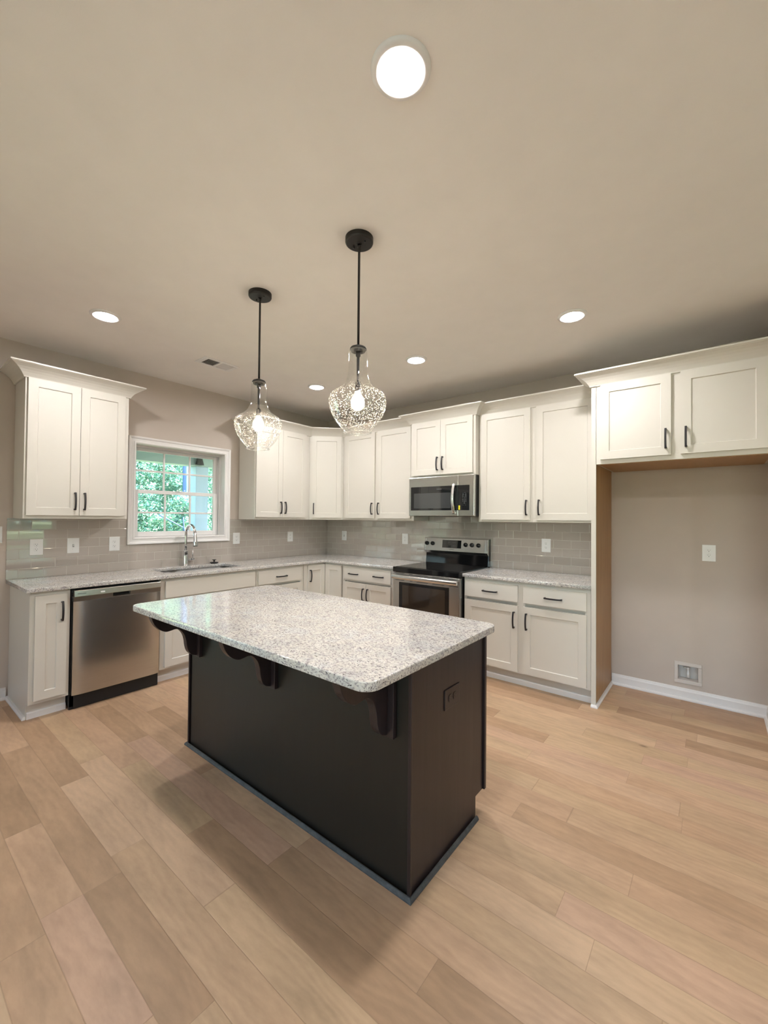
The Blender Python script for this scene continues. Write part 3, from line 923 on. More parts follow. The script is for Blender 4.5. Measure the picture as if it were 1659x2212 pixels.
# corner base (L plan)
cc = empty('corner_base_cabinet', (0, 0, 0)); tag(cc, 'white L-shaped corner base cabinet with two doors meeting at a right angle', 'cabinet')
Lp = [(0.010, -0.010), (0.010, -0.943), (0.592, -0.943), (0.592, -0.592), (0.9170, -0.592), (0.9170, -0.010)]
MB().prism(Lp, 0.115, BT).build('cabinet_body', 'cab', cc)
fm = MB()
fm.box(0.592, BD, -0.943, -0.885, 0.115, BT); fm.box(0.592, BD, -0.885, -0.592, 0.115, 0.150); fm.box(0.592, BD, -0.885, -0.592, 0.862, BT)
fm.box(0.9020, 0.9170, -BD, -0.592, 0.115, BT); fm.box(BD, 0.9020, -BD, -0.592, 0.115, 0.150); fm.box(BD, 0.9020, -BD, -0.592, 0.862, BT)
fm.build('face_frame', 'cab', cc, bevel=0.0008)
MB().prism([(0.02, -0.02), (0.02, -0.941), (0.545, -0.941), (0.545, -0.545), (0.915, -0.545), (0.915, -0.02)], 0.0, 0.115).build('toe_kick', 'cab', cc)
d1 = shaker(cc, 0, 0.262, 0.138, 0.862, 0, ('l', 0.745)); d1.location = (BD, -0.8945, 0.138); d1.rotation_euler = (0, 0, S90)
d2 = shaker(cc, 0.6335, 0.8945, 0.138, 0.862, -BD, None)
# two-handle drawer base, x 0.9190 .. 1.6870
w = 0.7660
c = base('base_cabinet', (0.9190, 0, 0), 0, w, 'white base cabinet with one wide two-handled drawer left of the range',
         frame_ops(w, [(GAP, 0.028), (0.686, w-GAP)])+[(0.028, 0.686, 0.700, 0.732)])
drawer(c, 0.0155, 0.6975, 0.718, 0.862, -BD, pulls=(0.235, 0.765))
shaker(c, 0.0155, 0.3545, 0.135, 0.690, -BD, ('r', 0.57)); shaker(c, 0.358, 0.6975, 0.135, 0.690, -BD, ('l', 0.57))
# right base, x 2.4600 .. 3.5314
w = 1.0715
c = base('base_cabinet', (2.4600, 0, 0), 0, w, 'white two-drawer two-door base cabinet right of the range',
         frame_ops(w, [(GAP, 0.028), (0.496, 0.566), (1.028, w-GAP)])+[(0.028, 0.496, 0.700, 0.732), (0.566, 1.028, 0.700, 0.732)])
drawer(c, 0.0147, 0.5075, 0.714, 0.855, -BD); drawer(c, 0.5540, 1.0420, 0.714, 0.855, -BD)
shaker(c, 0.0147, 0.5075, 0.130, 0.683, -BD, ('r', 0.565)); shaker(c, 0.5540, 1.0420, 0.130, 0.683, -BD, ('l', 0.565))

# ------------------------------------------------------------------ countertops
CT = 0.643
outer = [(0.009, -0.009), (0.009, -3.3849), (CT-0.004, -3.3849), (CT, -3.381)] + \
        [(CT, -0.683)] + arc(CT+0.04, -0.683, 0.04, 180, 90, 8)[1:] + [(1.6875, -CT), (1.6875, -0.009)]
tag(slab_from_outline('countertop', outer, [rrect(0.118, 0.490, -2.400, -1.645, 0.05)], 0.884, 0.914, 'granite'),
    'long L-shaped white speckled granite countertop holding the sink', 'countertop')
tag(slab_from_outline('countertop', [(2.4555, -0.009), (2.4555, -CT), (3.531, -CT), (3.531, -0.009)], [], 0.884, 0.914, 'granite'),
    'short white speckled granite countertop right of the range', 'countertop')

# ------------------------------------------------------------------ sink, faucet, stopper
sk = empty('kitchen_sink', (0.304, -2.0225, 0.884)); tag(sk, 'undermount stainless steel sink below the window', 'sink')
mb = MB()
o_ = rrect(-0.196, 0.196, -0.388, 0.388, 0.055, 6); i_ = rrect(-0.186, 0.186, -0.378, 0.378, 0.05, 6); j_ = rrect(-0.150, 0.150, -0.340, 0.340, 0.04, 6)
rings = [(rrect(-0.215, 0.215, -0.405, 0.405, 0.06, 6), -0.003), (rrect(-0.215, 0.215, -0.405, 0.405, 0.06, 6), -0.001), (i_, -0.001), (rrect(-0.184, 0.184, -0.376, 0.376, 0.05, 6), -0.15),
         (rrect(-0.175, 0.175, -0.365, 0.365, 0.05, 6), -0.19), (j_, -0.200)]
n = len(i_)
for loop, z in rings: mb.v += [(p[0], p[1], z) for p in loop]
for k in range(len(rings)-1):
    for j in range(n):
        mb.f.append((k*n+j, k*n+(j+1) % n, (k+1)*n+(j+1) % n, (k+1)*n+j)); mb.sm.append(True)
mb.f.append(tuple(range((len(rings)-1)*n, len(rings)*n))); mb.sm.append(False)
mb.build('basin', 'sink_steel', sk)
MB().lathe([(0.0, -0.196), (0.030, -0.196), (0.045, -0.1975), (0.047, -0.1995)], seg=32).build('drain', 'chrome', sk)

fa = empty('kitchen_faucet', (0.062, -2.027, 0.914)); tag(fa, 'tall chrome gooseneck pull-down faucet behind the sink', 'faucet')
MB().lathe([(0.0, 0.0), (0.029, 0.0), (0.029, 0.004), (0.025, 0.010), (0.0235, 0.03), (0.0225, 0.10), (0.0205, 0.142), (0.0235, 0.144), (0.0235, 0.152), (0.0150, 0.156), (0.0, 0.156)], seg=32).build('body', 'chrome', fa)
pts = [(0, 0, 0.15), (0, 0, 0.22), (0.002, 0, 0.30)]
R_ = 0.092
for k in range(0, 13):
    a = math.radians(180-k*14)
    pts.append((0.002+R_+R_*math.cos(a), 0, 0.322+R_*math.sin(a)))
MB().tube(pts, 0.0135, 20).build('gooseneck', 'chrome', fa)
e = pts[-1]; ex = e[0]; ez = e[2]
MB().tube([(ex-0.001, 0, ez+0.004), (ex+0.003, 0, ez-0.03), (ex+0.008, 0, ez-0.085), (ex+0.0115, 0, ez-0.125), (ex+0.012, 0, ez-0.132)],
          [0.0150, 0.0165, 0.0195, 0.0235, 0.0225], 20).build('spray_head', 'chrome', fa)
MB().tube([(ex+0.012, 0, ez-0.131), (ex+0.0124, 0, ez-0.136)], [0.0215, 0.0205], 20).build('spray_face', 'rubber', fa)['label'] = 'black spray face'
MB().tube([(0, 0.018, 0.060), (0, 0.062, 0.063)], 0.0125, 16).tube([(0, 0.062, 0.063), (0, 0.086, 0.064)], 0.0145, 16).build('side_arm', 'chrome', fa)
MB().tube([(0, 0.074, 0.070), (0, 0.074, 0.155)], 0.0042, 12).build('lever', 'chrome', fa)
stp = MB().lathe([(0.0, 0.0), (0.030, 0.0), (0.044, 0.010), (0.045, 0.013), (0.030, 0.016), (0.009, 0.018), (0.008, 0.034), (0.022, 0.038), (0.022, 0.042), (0.0, 0.042)], seg=32).build('sink_stopper', 'rubber')
stp.location = (0.072, -1.722, 0.914); tag(stp, 'black rubber sink stopper standing on the granite behind the sink', 'stopper')

# ------------------------------------------------------------------ dishwasher (local as a cabinet: x along, -y front)
dw = empty('dishwasher', (0, -3.1295, 0), S90); tag(dw, 'stainless steel dishwasher under the left counter', 'dishwasher')
w = 0.6225
MB().box(0.006, w-0.006, -0.600, -0.03, 0.02, 0.874).build('tub', 'matte_black', dw)
MB().box(0.004, w-0.004, -0.600, -0.585, 0.0, 0.108).box(0.030, w-0.006, -0.607, -0.600, 0.004, 0.100).build('kick_plate', 'matte_black', dw, bevel=0.001)
mb = MB(); n = 40; z0, z1 = 0.110, 0.787
prof = []
for k in range(n+1):
    t = k/n; x = 0.012+(w-0.0215)*t
    prof.append((x, -0.632-0.013*(1-(2*t-1)**10)))
mb.v += [(x, y, z0) for x, y in prof]+[(x, y, z1) for x, y in prof]
for k in range(n):
    mb.f.append((k, k+1, n+1+k+1, n+1+k)); mb.sm.append(True)
for k in range(n):
    (xa, ya), (xb, yb) = prof[k], prof[k+1]
    mb.quad((xa, ya, z0), (xb, yb, z0), (xb, -0.601, z0), (xa, -0.601, z0)); mb.quad((xa, ya, z1), (xb, yb, z1), (xb, -0.601, z1), (xa, -0.601, z1))
mb.quad((prof[0][0], prof[0][1], z0), (prof[0][0], -0.601, z0), (prof[0][0], -0.601, z1), (prof[0][0], prof[0][1], z1))
mb.quad((prof[-1][0], prof[-1][1], z0), (prof[-1][0], -0.601, z0), (prof[-1][0], -0.601, z1), (prof[-1][0], prof[-1][1], z1))
d = mb.build('door', 'steel', dw)
mb = MB()
PX0, PX1 = 0.262, 0.384
mb.prism([(-0.601, 0.7875), (-0.640, 0.7875), (-0.646, 0.823), (-0.601, 0.823)], 0.012, PX0, 'x').prism([(-0.601, 0.7875), (-0.640, 0.7875), (-0.646, 0.823), (-0.601, 0.823)], PX1, w-0.0095, 'x')
mb.prism([(-0.601, 0.7875), (-0.640, 0.7875), (-0.641, 0.796), (-0.601, 0.796)], PX0, PX1, 'x')
mb.build('pocket_handle_band', 'steel_dark', dw)['label'] = 'darker grey handle band'
MB().box(PX0, PX1, -0.612, -0.6015, 0.7962, 0.823).build('handle_pocket', 'matte_black', dw)
MB().prism([(-0.601, 0.8235), (-0.656, 0.8235), (-0.650, 0.8675), (-0.640, 0.8700), (-0.601, 0.8700)], 0.012, w-0.0095, 'x').build('control_strip', 'steel_bright', dw, bevel=0.002)
text_mesh('maker_lettering', 'FRIGIDAIRE', 0.0105, 'dark_text', dw, (0.058, -0.6545, 0.8445), (math.radians(98), 0, 0))
MB().prism([(x-0.013 if i else x, z) for i, (x, z) in enumerate([])] or rrect(0.176, 0.204, 0.8375, 0.8475, 0.0045, 5), -0.6575, -0.6535, 'y').build('start_button', 'plate', dw)
text_mesh('button_lettering', '.... .... ....   ..', 0.011, 'dark_text', dw, (0.47, -0.6545, 0.846), (math.radians(98), 0, 0))

# ------------------------------------------------------------------ island
IX0, IX1, IY0, IY1 = 1.688, 3.462, -3.135, -2.186
BX0, BX1, BY0, BY1 = 1.708, 3.388, -2.795, -2.178
tag(slab_from_outline('island_countertop', arc(IX1-0.055, IY1-0.055, 0.055, 0, 90)+arc(IX0+0.055, IY1-0.055, 0.055, 90, 180)+arc(IX0+0.055, IY0+0.055, 0.055, 180, 270)+arc(IX1-0.055, IY0+0.055, 0.055, 270, 360),
    [], 0.882, 0.914, 'granite'), 'big white speckled granite slab with rounded corners on the island', 'countertop')
isl = empty('kitchen_island', (0, 0, 0)); tag(isl, 'espresso brown kitchen island base in the middle of the room', 'island')
MB().box(BX0+0.018, BX1-0.018, BY0+0.008, BY1+0.022, 0.10, 0.882).box(BX0+0.018, BX1-0.018, BY0+0.008, BY1-0.075, 0.0, 0.10).build('island_body', 'espresso', isl)
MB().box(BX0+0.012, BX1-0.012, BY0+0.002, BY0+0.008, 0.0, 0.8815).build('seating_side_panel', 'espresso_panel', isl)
for (xa, xb) in ((BX1-0.018, BX1-0.006), (BX0+0.006, BX0+0.018)):
    MB().prism([(BY0+0.002, 0), (BY1-0.075, 0), (BY1-0.075, 0.100), (BY1, 0.100), (BY1, 0.8815), (BY0+0.002, 0.8815)], xa, xb, 'x').build('end_panel', 'espresso', isl, bevel=0.001)
for (xa, xb) in ((BX1-0.014, BX1+0.001), (BX0-0.001, BX0+0.012)):
    MB().box(xa, xb, BY0-0.008, BY0+0.003, 0.006, 0.8815).build('corner_bead', 'espresso', isl, bevel=0.002)
MB().box(BX1-0.014, BX1+0.004, BY1+0.001, BY1+0.020, 0.098, 0.8815).build('rear_stile', 'espresso', isl, bevel=0.002)
# drawers and doors facing the sink side (work side, away from the stools)
for k in range(3):
    xa = BX0+0.03+k*0.545; xb = xa+0.525
    d = MB().box(0, xb-xa, 0, 0.019, 0, 0.14).build('drawer', 'espresso', isl, bevel=0.0015); d.location = (xa, BY1+0.022, 0.715)
    d = MB().box(0, xb-xa, 0, 0.019, 0, 0.055).box(0, xb-xa, 0, 0.019, 0.495, 0.55).box(0, 0.055, 0, 0.019, 0.055, 0.495).box(xb-xa-0.055, xb-xa, 0, 0.019, 0.055, 0.495).box(0.05, xb-xa-0.05, 0, 0.010, 0.05, 0.5).build('door', 'espresso', isl); d.location = (xa, BY1+0.022, 0.135)
IS = [(0, 0), (0.012, 0), (0.012, 0.005), (0.009, 0.012), (0.004, 0.0165), (0, 0.017)]
MB().sweep([(BX0-0.001, BY1-0.075), (BX0-0.001, BY0-0.009), (BX1+0.001, BY0-0.009), (BX1+0.001, BY1-0.078)], IS).build('shoe_moulding', 'shoe_grey', isl)['label'] = 'dusty grey shoe moulding'

# smooth scroll: re-sampled with a Catmull-Rom spline
def catmull(P, n=4):
    out = []
    for i in range(len(P)-1):
        p0 = P[max(i-1, 0)]; p1 = P[i]; p2 = P[i+1]; p3 = P[min(i+2, len(P)-1)]
        for k in range(n):
            t = k/n
            out.append(tuple(0.5*((2*p1[j])+(-p0[j]+p2[j])*t+(2*p0[j]-5*p1[j]+4*p2[j]-p3[j])*t*t+(-p0[j]+3*p1[j]-3*p2[j]+p3[j])*t**3) for j in (0, 1)))
    out.append(P[-1]); return out
scroll_key = [(-3.079, 0.881), (-3.075, 0.846), (-3.058, 0.806), (-3.030, 0.774), (-2.997, 0.756), (-2.968, 0.757), (-2.943, 0.7605), (-2.918, 0.752), (-2.893, 0.722), (-2.880, 0.685), (-2.874, 0.645), (-2.863, 0.612), (-2.843, 0.590), (-2.815, 0.580)]
sc_pts = catmull(scroll_key)
def corbel(xc):
    k = empty('corbel', (xc, 0, 0)); k.parent = isl
    MB().box(-0.048, 0.048, -2.815, BY0+0.0015, 0.571, 0.8815).build('back_plate', 'espresso', k, bevel=0.002)
    MB().prism(sc_pts+[(-2.8152, 0.881)], -0.019, 0.019, 'x').build('scroll', 'espresso', k, bevel=0.002)
for xc in (1.810, 2.538, 3.266): corbel(xc)

# ------------------------------------------------------------------ outlets and switches
def outlet(loc, rot, label, group='white duplex outlets', toggle=False, mat='plate', tilt=0.0):
    """local: plate in x (width) / z (height), front towards -y"""
    o = empty('wall_switch' if toggle else 'wall_outlet', loc); o.rotation_euler = rot
    tag(o, label, 'switch' if toggle else 'outlet', None if (toggle or mat != 'plate') else group)
    MB().box(-0.0425, 0.0425, -0.005, 0, -0.0635, 0.0635).build('cover_plate', mat, o, bevel=0.003)
    if toggle:
        MB().box(-0.006, 0.006, -0.0062, -0.005, -0.012, 0.012).build('toggle_slot', 'slot' if mat != 'plate' else 'grey_text', o)
        MB().prism([(-0.006, -0.006), (-0.015, 0.004), (-0.015, 0.009), (-0.006, 0.006)], -0.0045, 0.0045, 'x').build('toggle', mat, o)
    else:
        for s in (-1, 1):
            rc = MB().prism(rrect(-0.0165, 0.0165, s*0.0195-0.0145, s*0.0195+0.0145, 0.011, 5), -0.0072, -0.005, 'y').build('receptacle', mat, o, bevel=0.0006)
            sm = 'slot'
            MB().box(-0.0075, -0.0055, -0.0075, -0.0071, s*0.0195, s*0.0195+0.008).box(0.0055, 0.0075, -0.0075, -0.0071, s*0.0195+0.001, s*0.0195+0.007).prism(arc(0, s*0.0195-0.0065, 0.0026, 0, 360, 10)[:-1], -0.0075, -0.0071, 'y').build('slots', sm, rc)
    for s in ((-1, 1) if toggle else (0,)):
        MB().lathe([(0.0, -0.0062), (0.0028, -0.0060), (0.003, -0.005)], (0, 0, s*0.030), 12, 'y', caps=False).build('screw', mat, o)
    return o
SW = (0, 0, S90)
tile_t = 0.008
outlet((tile_t, -3.206, 1.157), SW, 'white outlet on the sink wall tile nearest the left end of the counter')
outlet((tile_t, -2.961, 1.158), SW, 'white toggle switch on the tile under the left wall cabinet', toggle=True)
outlet((tile_t, -2.651, 1.161), SW, 'white outlet on the tile just left of the window')
outlet((tile_t, -1.423, 1.171), SW, 'white outlet on the tile just right of the window')
outlet((tile_t, -0.657, 1.168), SW, 'white outlet on the sink wall tile nearest the room corner')
outlet((0.3445, -tile_t, 1.174), (0, 0, 0), 'white switch plate on the stove wall tile nearest the room corner', toggle=True)
outlet((1.355, -tile_t, 1.169), (0, 0, 0), 'white outlet on the tile just left of the range')
outlet((3.009, -tile_t, 1.167), (0, 0, 0), 'white outlet on the tile above the short right counter')
outlet((4.234, 0.0, 1.166), (0, 0, 0), 'white outlet on the bare wall of the refrigerator space')
outlet((0.0, -3.4530, 1.262), SW, 'white switch plate cut by the left edge of the picture', toggle=True)
outlet((BX1-0.006, -2.489, 0.649), (0, S90, S90), 'dark brown outlet set sideways in the end of the island', mat='espresso')

# ice-maker water box
ib = empty('water_supply_box', (4.1010, 0, 0.2095)); tag(ib, 'recessed white water supply box low on the refrigerator space wall', 'valve box')
mb = MB()
mb.box(-0.088, 0.088, -0.007, 0.0, -0.084, -0.0565).box(-0.088, 0.088, -0.007, 0.0, 0.0565, 0.084).box(-0.088, -0.0645, -0.007, 0.0, -0.0565, 0.0565).box(0.0645, 0.088, -0.007, 0.0, -0.0565, 0.0565)
mb.build('bezel', 'box_plastic', ib, bevel=0.003)
mb = MB(); d_ = 0.075
mb.box(-0.0685, -0.0645, 0.0, d_, -0.060, 0.060).box(0.0645, 0.0685, 0.0, d_, -0.060, 0.060).box(-0.0645, 0.0645, 0.0, d_, -0.060, -0.0565).box(-0.0645, 0.0645, 0.0, d_, 0.0565, 0.060).box(-0.0685, 0.0685, d_, d_+0.003, -0.060, 0.060)
mb.box(-0.0705, 0.0705, d_+0.003, 0.149, -0.0615, 0.0615)
mb.build('recess', 'box_plastic', ib)
MB().lathe([(0.0, -0.045), (0.010, -0.045), (0.010, -0.005), (0.008, 0.0), (0.007, 0.02), (0.009, 0.024), (0.009, 0.038), (0.0, 0.038)], (0.0, 0.035, 0.0), 20).tube([(0.0, 0.035, 0.030), (-0.028, 0.030, 0.034)], [0.0045, 0.0035], 10).build('valve', 'plate', ib)

# ------------------------------------------------------------------ range
rg = empty('kitchen_range', (1.6895, 0, 0)); tag(rg, 'stainless and black freestanding electric range on the back wall', 'stove')
w = 0.7625
MB().box(0.0, w, -0.640, -0.03, 0.03, 0.872).build('oven_body', 'matte_black', rg, bevel=0.002)
for lx in (0.05, w-0.05):
    MB().box(lx-0.02, lx+0.02, -0.60, -0.56, 0.0, 0.031).build('foot', 'matte_black', rg)
MB().prism(rrect(0.0, w, -0.695, -0.03, 0.012, 5), 0.8725, 0.922, 'z').build('cooktop', 'gloss_black', rg, bevel=0.006, seg=3)
MB().box(0.02, w-0.02, -0.665, -0.075, 0.922, 0.9245).build('glass_surface', 'dark_glass', rg, bevel=0.001)
dr = MB().box(0.001, w-0.001, -0.683, -0.6405, 0.225, 0.868).build('oven_door', 'steel', rg, bevel=0.004)
MB().box(0.078, w-0.112, -0.6855, -0.6830, 0.33, 0.772).build('window_frame', 'gloss_black', dr, bevel=0.001)
MB().box(0.118, w-0.152, -0.6865, -0.6855, 0.37, 0.745).build('oven_window', 'brown_glass', dr)
hb = MB(); n = 24
pts = []
for k in range(n+1):
    t = k/n; pts.append((0.012+(w-0.024)*t, -0.716-0.020*(1-(2*t-1)**2)))
NS = 14
for (x, y) in pts:
    for j in range(NS):
        aa = 2*math.pi*j/NS
        hb.v.append((x, y-0.003+0.011*math.cos(aa), 0.8275+0.0215*math.sin(aa)))
for k in range(n):
    for j in range(NS):
        j2 = (j+1) % NS
        hb.f.append((k*NS+j, k*NS+j2, (k+1)*NS+j2, (k+1)*NS+j)); hb.sm.append(True)
for e_ in (0, n):
    i_0 = len(hb.v); hb.v += hb.v[e_*NS:(e_+1)*NS]; hb.f.append(tuple(range(i_0, i_0+NS))); hb.sm.append(False)
hb.box(0.014, 0.034, -0.718, -0.683, 0.812, 0.843).box(w-0.034, w-0.014, -0.718, -0.683, 0.812, 0.843)
h_ = hb.build('handle', 'steel_bright', dr)
vm_ = MB()
for a, b in ((0.02, 0.14), (0.20, 0.24), (0.28, 0.42), (0.46, 0.60), (0.64, 0.745)):
    vm_.box(a, b, -0.6845, -0.6825, 0.856, 0.861)
    vm_.box(a+0.01, b, -0.6845, -0.6825, 0.789, 0.793)  # lower dashes are a reflection modelled as dark boxes, not slots
vm_.build('vent_slots_and_reflection', 'matte_black', dr)
MB().box(0.001, w-0.001, -0.683, -0.6405, 0.045, 0.218).build('storage_drawer', 'steel', rg, bevel=0.004)
MB().prism([(-0.011, 0.922), (-0.075, 0.922), (-0.062, 1.035), (-0.062, 1.198), (-0.011, 1.204)], 0.004, w-0.004, 'x').build('backguard', 'gloss_black', rg, bevel=0.002)
MB().prism([(-0.0625, 1.030), (-0.074, 1.032), (-0.108, 1.062), (-0.092, 1.200), (-0.0625, 1.204)], -0.001, 0.020, 'x').prism([(-0.0625, 1.030), (-0.074, 1.032), (-0.108, 1.062), (-0.092, 1.200), (-0.0625, 1.204)], 0.020, w-0.020, 'x').prism([(-0.0625, 1.030), (-0.074, 1.032), (-0.108, 1.062), (-0.092, 1.200), (-0.0625, 1.204)], w-0.020, w+0.0, 'x').build('control_panel', 'steel', rg, bevel=0.0015)
cp_t = math.atan2(0.016, 0.138)
def on_panel(x, z, off=0.0):
    y = -0.108+0.016*(z-1.062)/0.138
    return (x, y-off, z)
pm = MB()
for (a, b, za, zb, off) in ((0.234, 0.4645, 1.098, 1.182, 0.001),):
    q = [on_panel(a, za, off), on_panel(b, za, off), on_panel(b, zb, off), on_panel(a, zb, off)]
    pm.quad(*q)
    q2 = [(p[0], p[1]+0.004, p[2]) for p in q]
    for k in range(4): pm.quad(q[k], q[(k+1) % 4], q2[(k+1) % 4], q2[k])
cpd = pm.build('display', 'dark_glass', rg)
PR = (S90-cp_t, 0, 0)
text_mesh('display_marks', '- - -     - -- --\n\n- - -       --  --', 0.018, 'grey_text', cpd, on_panel(0.349, 1.142, 0.0016), PR)
text_mesh('maker_lettering', 'FRIGIDAIRE', 0.0105, 'dark_text', rg, on_panel(0.349, 1.082, 0.0005), PR)
for i, x in enumerate((0.036, 0.110, 0.517, 0.590, 0.664)):
    kb = empty('knob', on_panel(x, 1.139, 0.0)); kb.parent = rg; kb.rotation_euler = (-cp_t, 0, 0)
    MB().lathe([(0.0, -0.022), (0.0175, -0.022), (0.0195, -0.019), (0.0225, -0.004), (0.0225, 0.0)], (0, 0, 0), 28, 'y').build('knob_body', 'gloss_black', kb)
    MB().box(-0.0035, 0.0035, -0.031, -0.0215, -0.018, 0.018).build('knob_grip', 'gloss_black', kb, bevel=0.0015)
text_mesh('knob_marks', 'o        o', 0.011, 'dark_text', rg, on_panel(0.073, 1.104, 0.0006), PR)
text_mesh('knob_marks', 'o        o        o', 0.011, 'dark_text', rg, on_panel(0.590, 1.100, 0.0006), PR)

# ------------------------------------------------------------------ microwave
mw = empty('microwave_oven', (1.6905, 0, 0)); tag(mw, 'stainless over-the-range microwave mounted above the range', 'microwave')
w = 0.7640
MB().box(0.002, w-0.002, -0.372, -0.010, 1.440, 1.8475).build('case', 'matte_black', mw, bevel=0.002)
MB().box(0.0, 0.590, -0.410, -0.3725, 1.442, 1.8460).build('door', 'steel', mw, bevel=0.003)
MB().box(0.5915, w, -0.410, -0.3725, 1.442, 1.8460).build('control_side', 'steel', mw, bevel=0.003)
g = MB().box(0.024, 0.578, -0.4115, -0.4098, 1.499, 1.747).build('door_glass', 'dark_glass', mw, bevel=0.0005)
MB().box(0.064, 0.505, -0.4120, -0.4114, 1.520, 1.678).build('viewing_window', 'grey_glass', g)
k = MB().box(0.580, 0.714, -0.4115, -0.4098, 1.499, 1.747).build('keypad', 'dark_glass', mw, bevel=0.0005)
text_mesh('keypad_marks', '-- -----\nO -- 0\nO -- O\n1  2  3\n4  5  6\n7  8  9\n-  0 --\n--    --', 0.0175, 'grey_text', k, (0.660, -0.4117, 1.612), (S90, 0, 0)).scale = (0.9, 1.0, 1.0)
text_mesh('maker_lettering', 'FRIGIDAIRE', 0.012, 'grey_text', g, (0.374, -0.4119, 1.716), (S90, 0, 0))
mb = MB(); n = 18
P1, R1 = [], []
for i in range(n+1):
    t = i/n; z = 1.462+0.306*t
    P1.append((0.553, -0.432-0.030*(1-(2*t-1)**2), z))
mb2 = MB()
for i in range(n+1):
    x, y, z = P1[i]
    mb2.v += [(x-0.017, y+0.003, z), (x-0.010, y-0.007, z), (x+0.010, y-0.007, z), (x+0.017, y+0.003, z), (x+0.010, y+0.008, z), (x-0.010, y+0.008, z)]
for i in range(n):
    for j in range(6):
        a = 6*i; b_ = a+6; j2 = (j+1) % 6
        mb2.f.append((a+j, a+j2, b_+j2, b_+j)); mb2.sm.append(True)
mb2.f.append(tuple(range(5, -1, -1))); mb2.sm.append(False); mb2.f.append(tuple(6*n+j for j in range(6))); mb2.sm.append(False)
mb2.box(0.543, 0.563, -0.434, -0.4105, 1.463, 1.484).box(0.543, 0.563, -0.434, -0.4105, 1.746, 1.767)
mb2.build('handle', 'steel_bright', mw)
MB().box(0.597, 0.614, -0.4126, -0.4117, 1.503, 1.546).build('sticker', 'yellow', mw)['label'] = 'yellow sticker'

# ------------------------------------------------------------------ ceiling lights, vent, pendants
def downlight(x, y, label):
    o = empty('recessed_light', (x, y, H)); tag(o, label, 'light', 'lit recessed ceiling lights')
    MB().lathe([(0.091, 0.0), (0.091, -0.003), (0.086, -0.010), (0.078, -0.0125), (0.070, -0.0120), (0.0655, -0.007), (0.0655, -0.0005)], seg=56, caps=False).build('trim_ring', 'trim', o)
    MB().lathe([(0.0, -0.0055), (0.0655, -0.0055), (0.0655, -0.002)], seg=48).build('lens', 'lens', o)
    return o
downlight(3.534, -3.096, 'largest recessed light, near the top edge above the island')
downlight(1.048, -3.080, 'recessed light on the far left above the hanging cabinet')
downlight(3.534, -1.173, 'recessed light on the right in front of the refrigerator cabinet')
downlight(2.282, -1.165, 'recessed light just right of the nearer pendant, above the microwave')
downlight(1.051, -1.175, 'recessed light between the two pendants nearest the room corner')
# the same rows carry on over the room behind the photographer
for x, y in ((6.0, -3.1), (2.3, -5.6), (5.4, -5.8)):
    downlight(x, y, 'recessed light over the open room behind the kitchen')

vt = empty('ceiling_vent', (0.8205, -2.138, H)); tag(vt, 'white rectangular ceiling vent near the sink wall', 'vent')
mb = MB()
mb.box(-0.093, 0.093, -0.160, -0.122, -0.008, 0.0).box(-0.093, 0.093, 0.122, 0.160, -0.008, 0.0).box(-0.093, -0.066, -0.122, 0.122, -0.008, 0.0).box(0.066, 0.093, -0.122, 0.122, -0.008, 0.0).box(-0.066, 0.066, -0.010, 0.010, -0.008, 0.0)
mb.build('frame', 'trim', vt, bevel=0.002)
MB().box(-0.066, 0.066, -0.122, -0.010, -0.0015, -0.0005).box(-0.066, 0.066, 0.010, 0.122, -0.0015, -0.0005).build('duct_opening', 'vent_dark', vt)
for (a, b, s, nm) in ((-0.122, -0.010, -1, 'louvres'), (0.010, 0.122, 1, 'louvres')):
    lm = MB(); q = 11
    for i in range(q):
        yy = a+(b-a)*(i+0.5)/q
        lm.quad((-0.066, yy-0.0035*s, -0.0015), (0.066, yy-0.0035*s, -0.0015), (0.066, yy+0.0035*s, -0.0075), (-0.066, yy+0.0035*s, -0.0075))
    lo = lm.build(nm, 'trim', vt); so = lo.modifiers.new('s', 'SOLIDIFY'); so.thickness = 0.0008
MB().box(0.055, 0.06, 0.132, 0.150, -0.0125, -0.008).build('damper_lever', 'trim', vt)

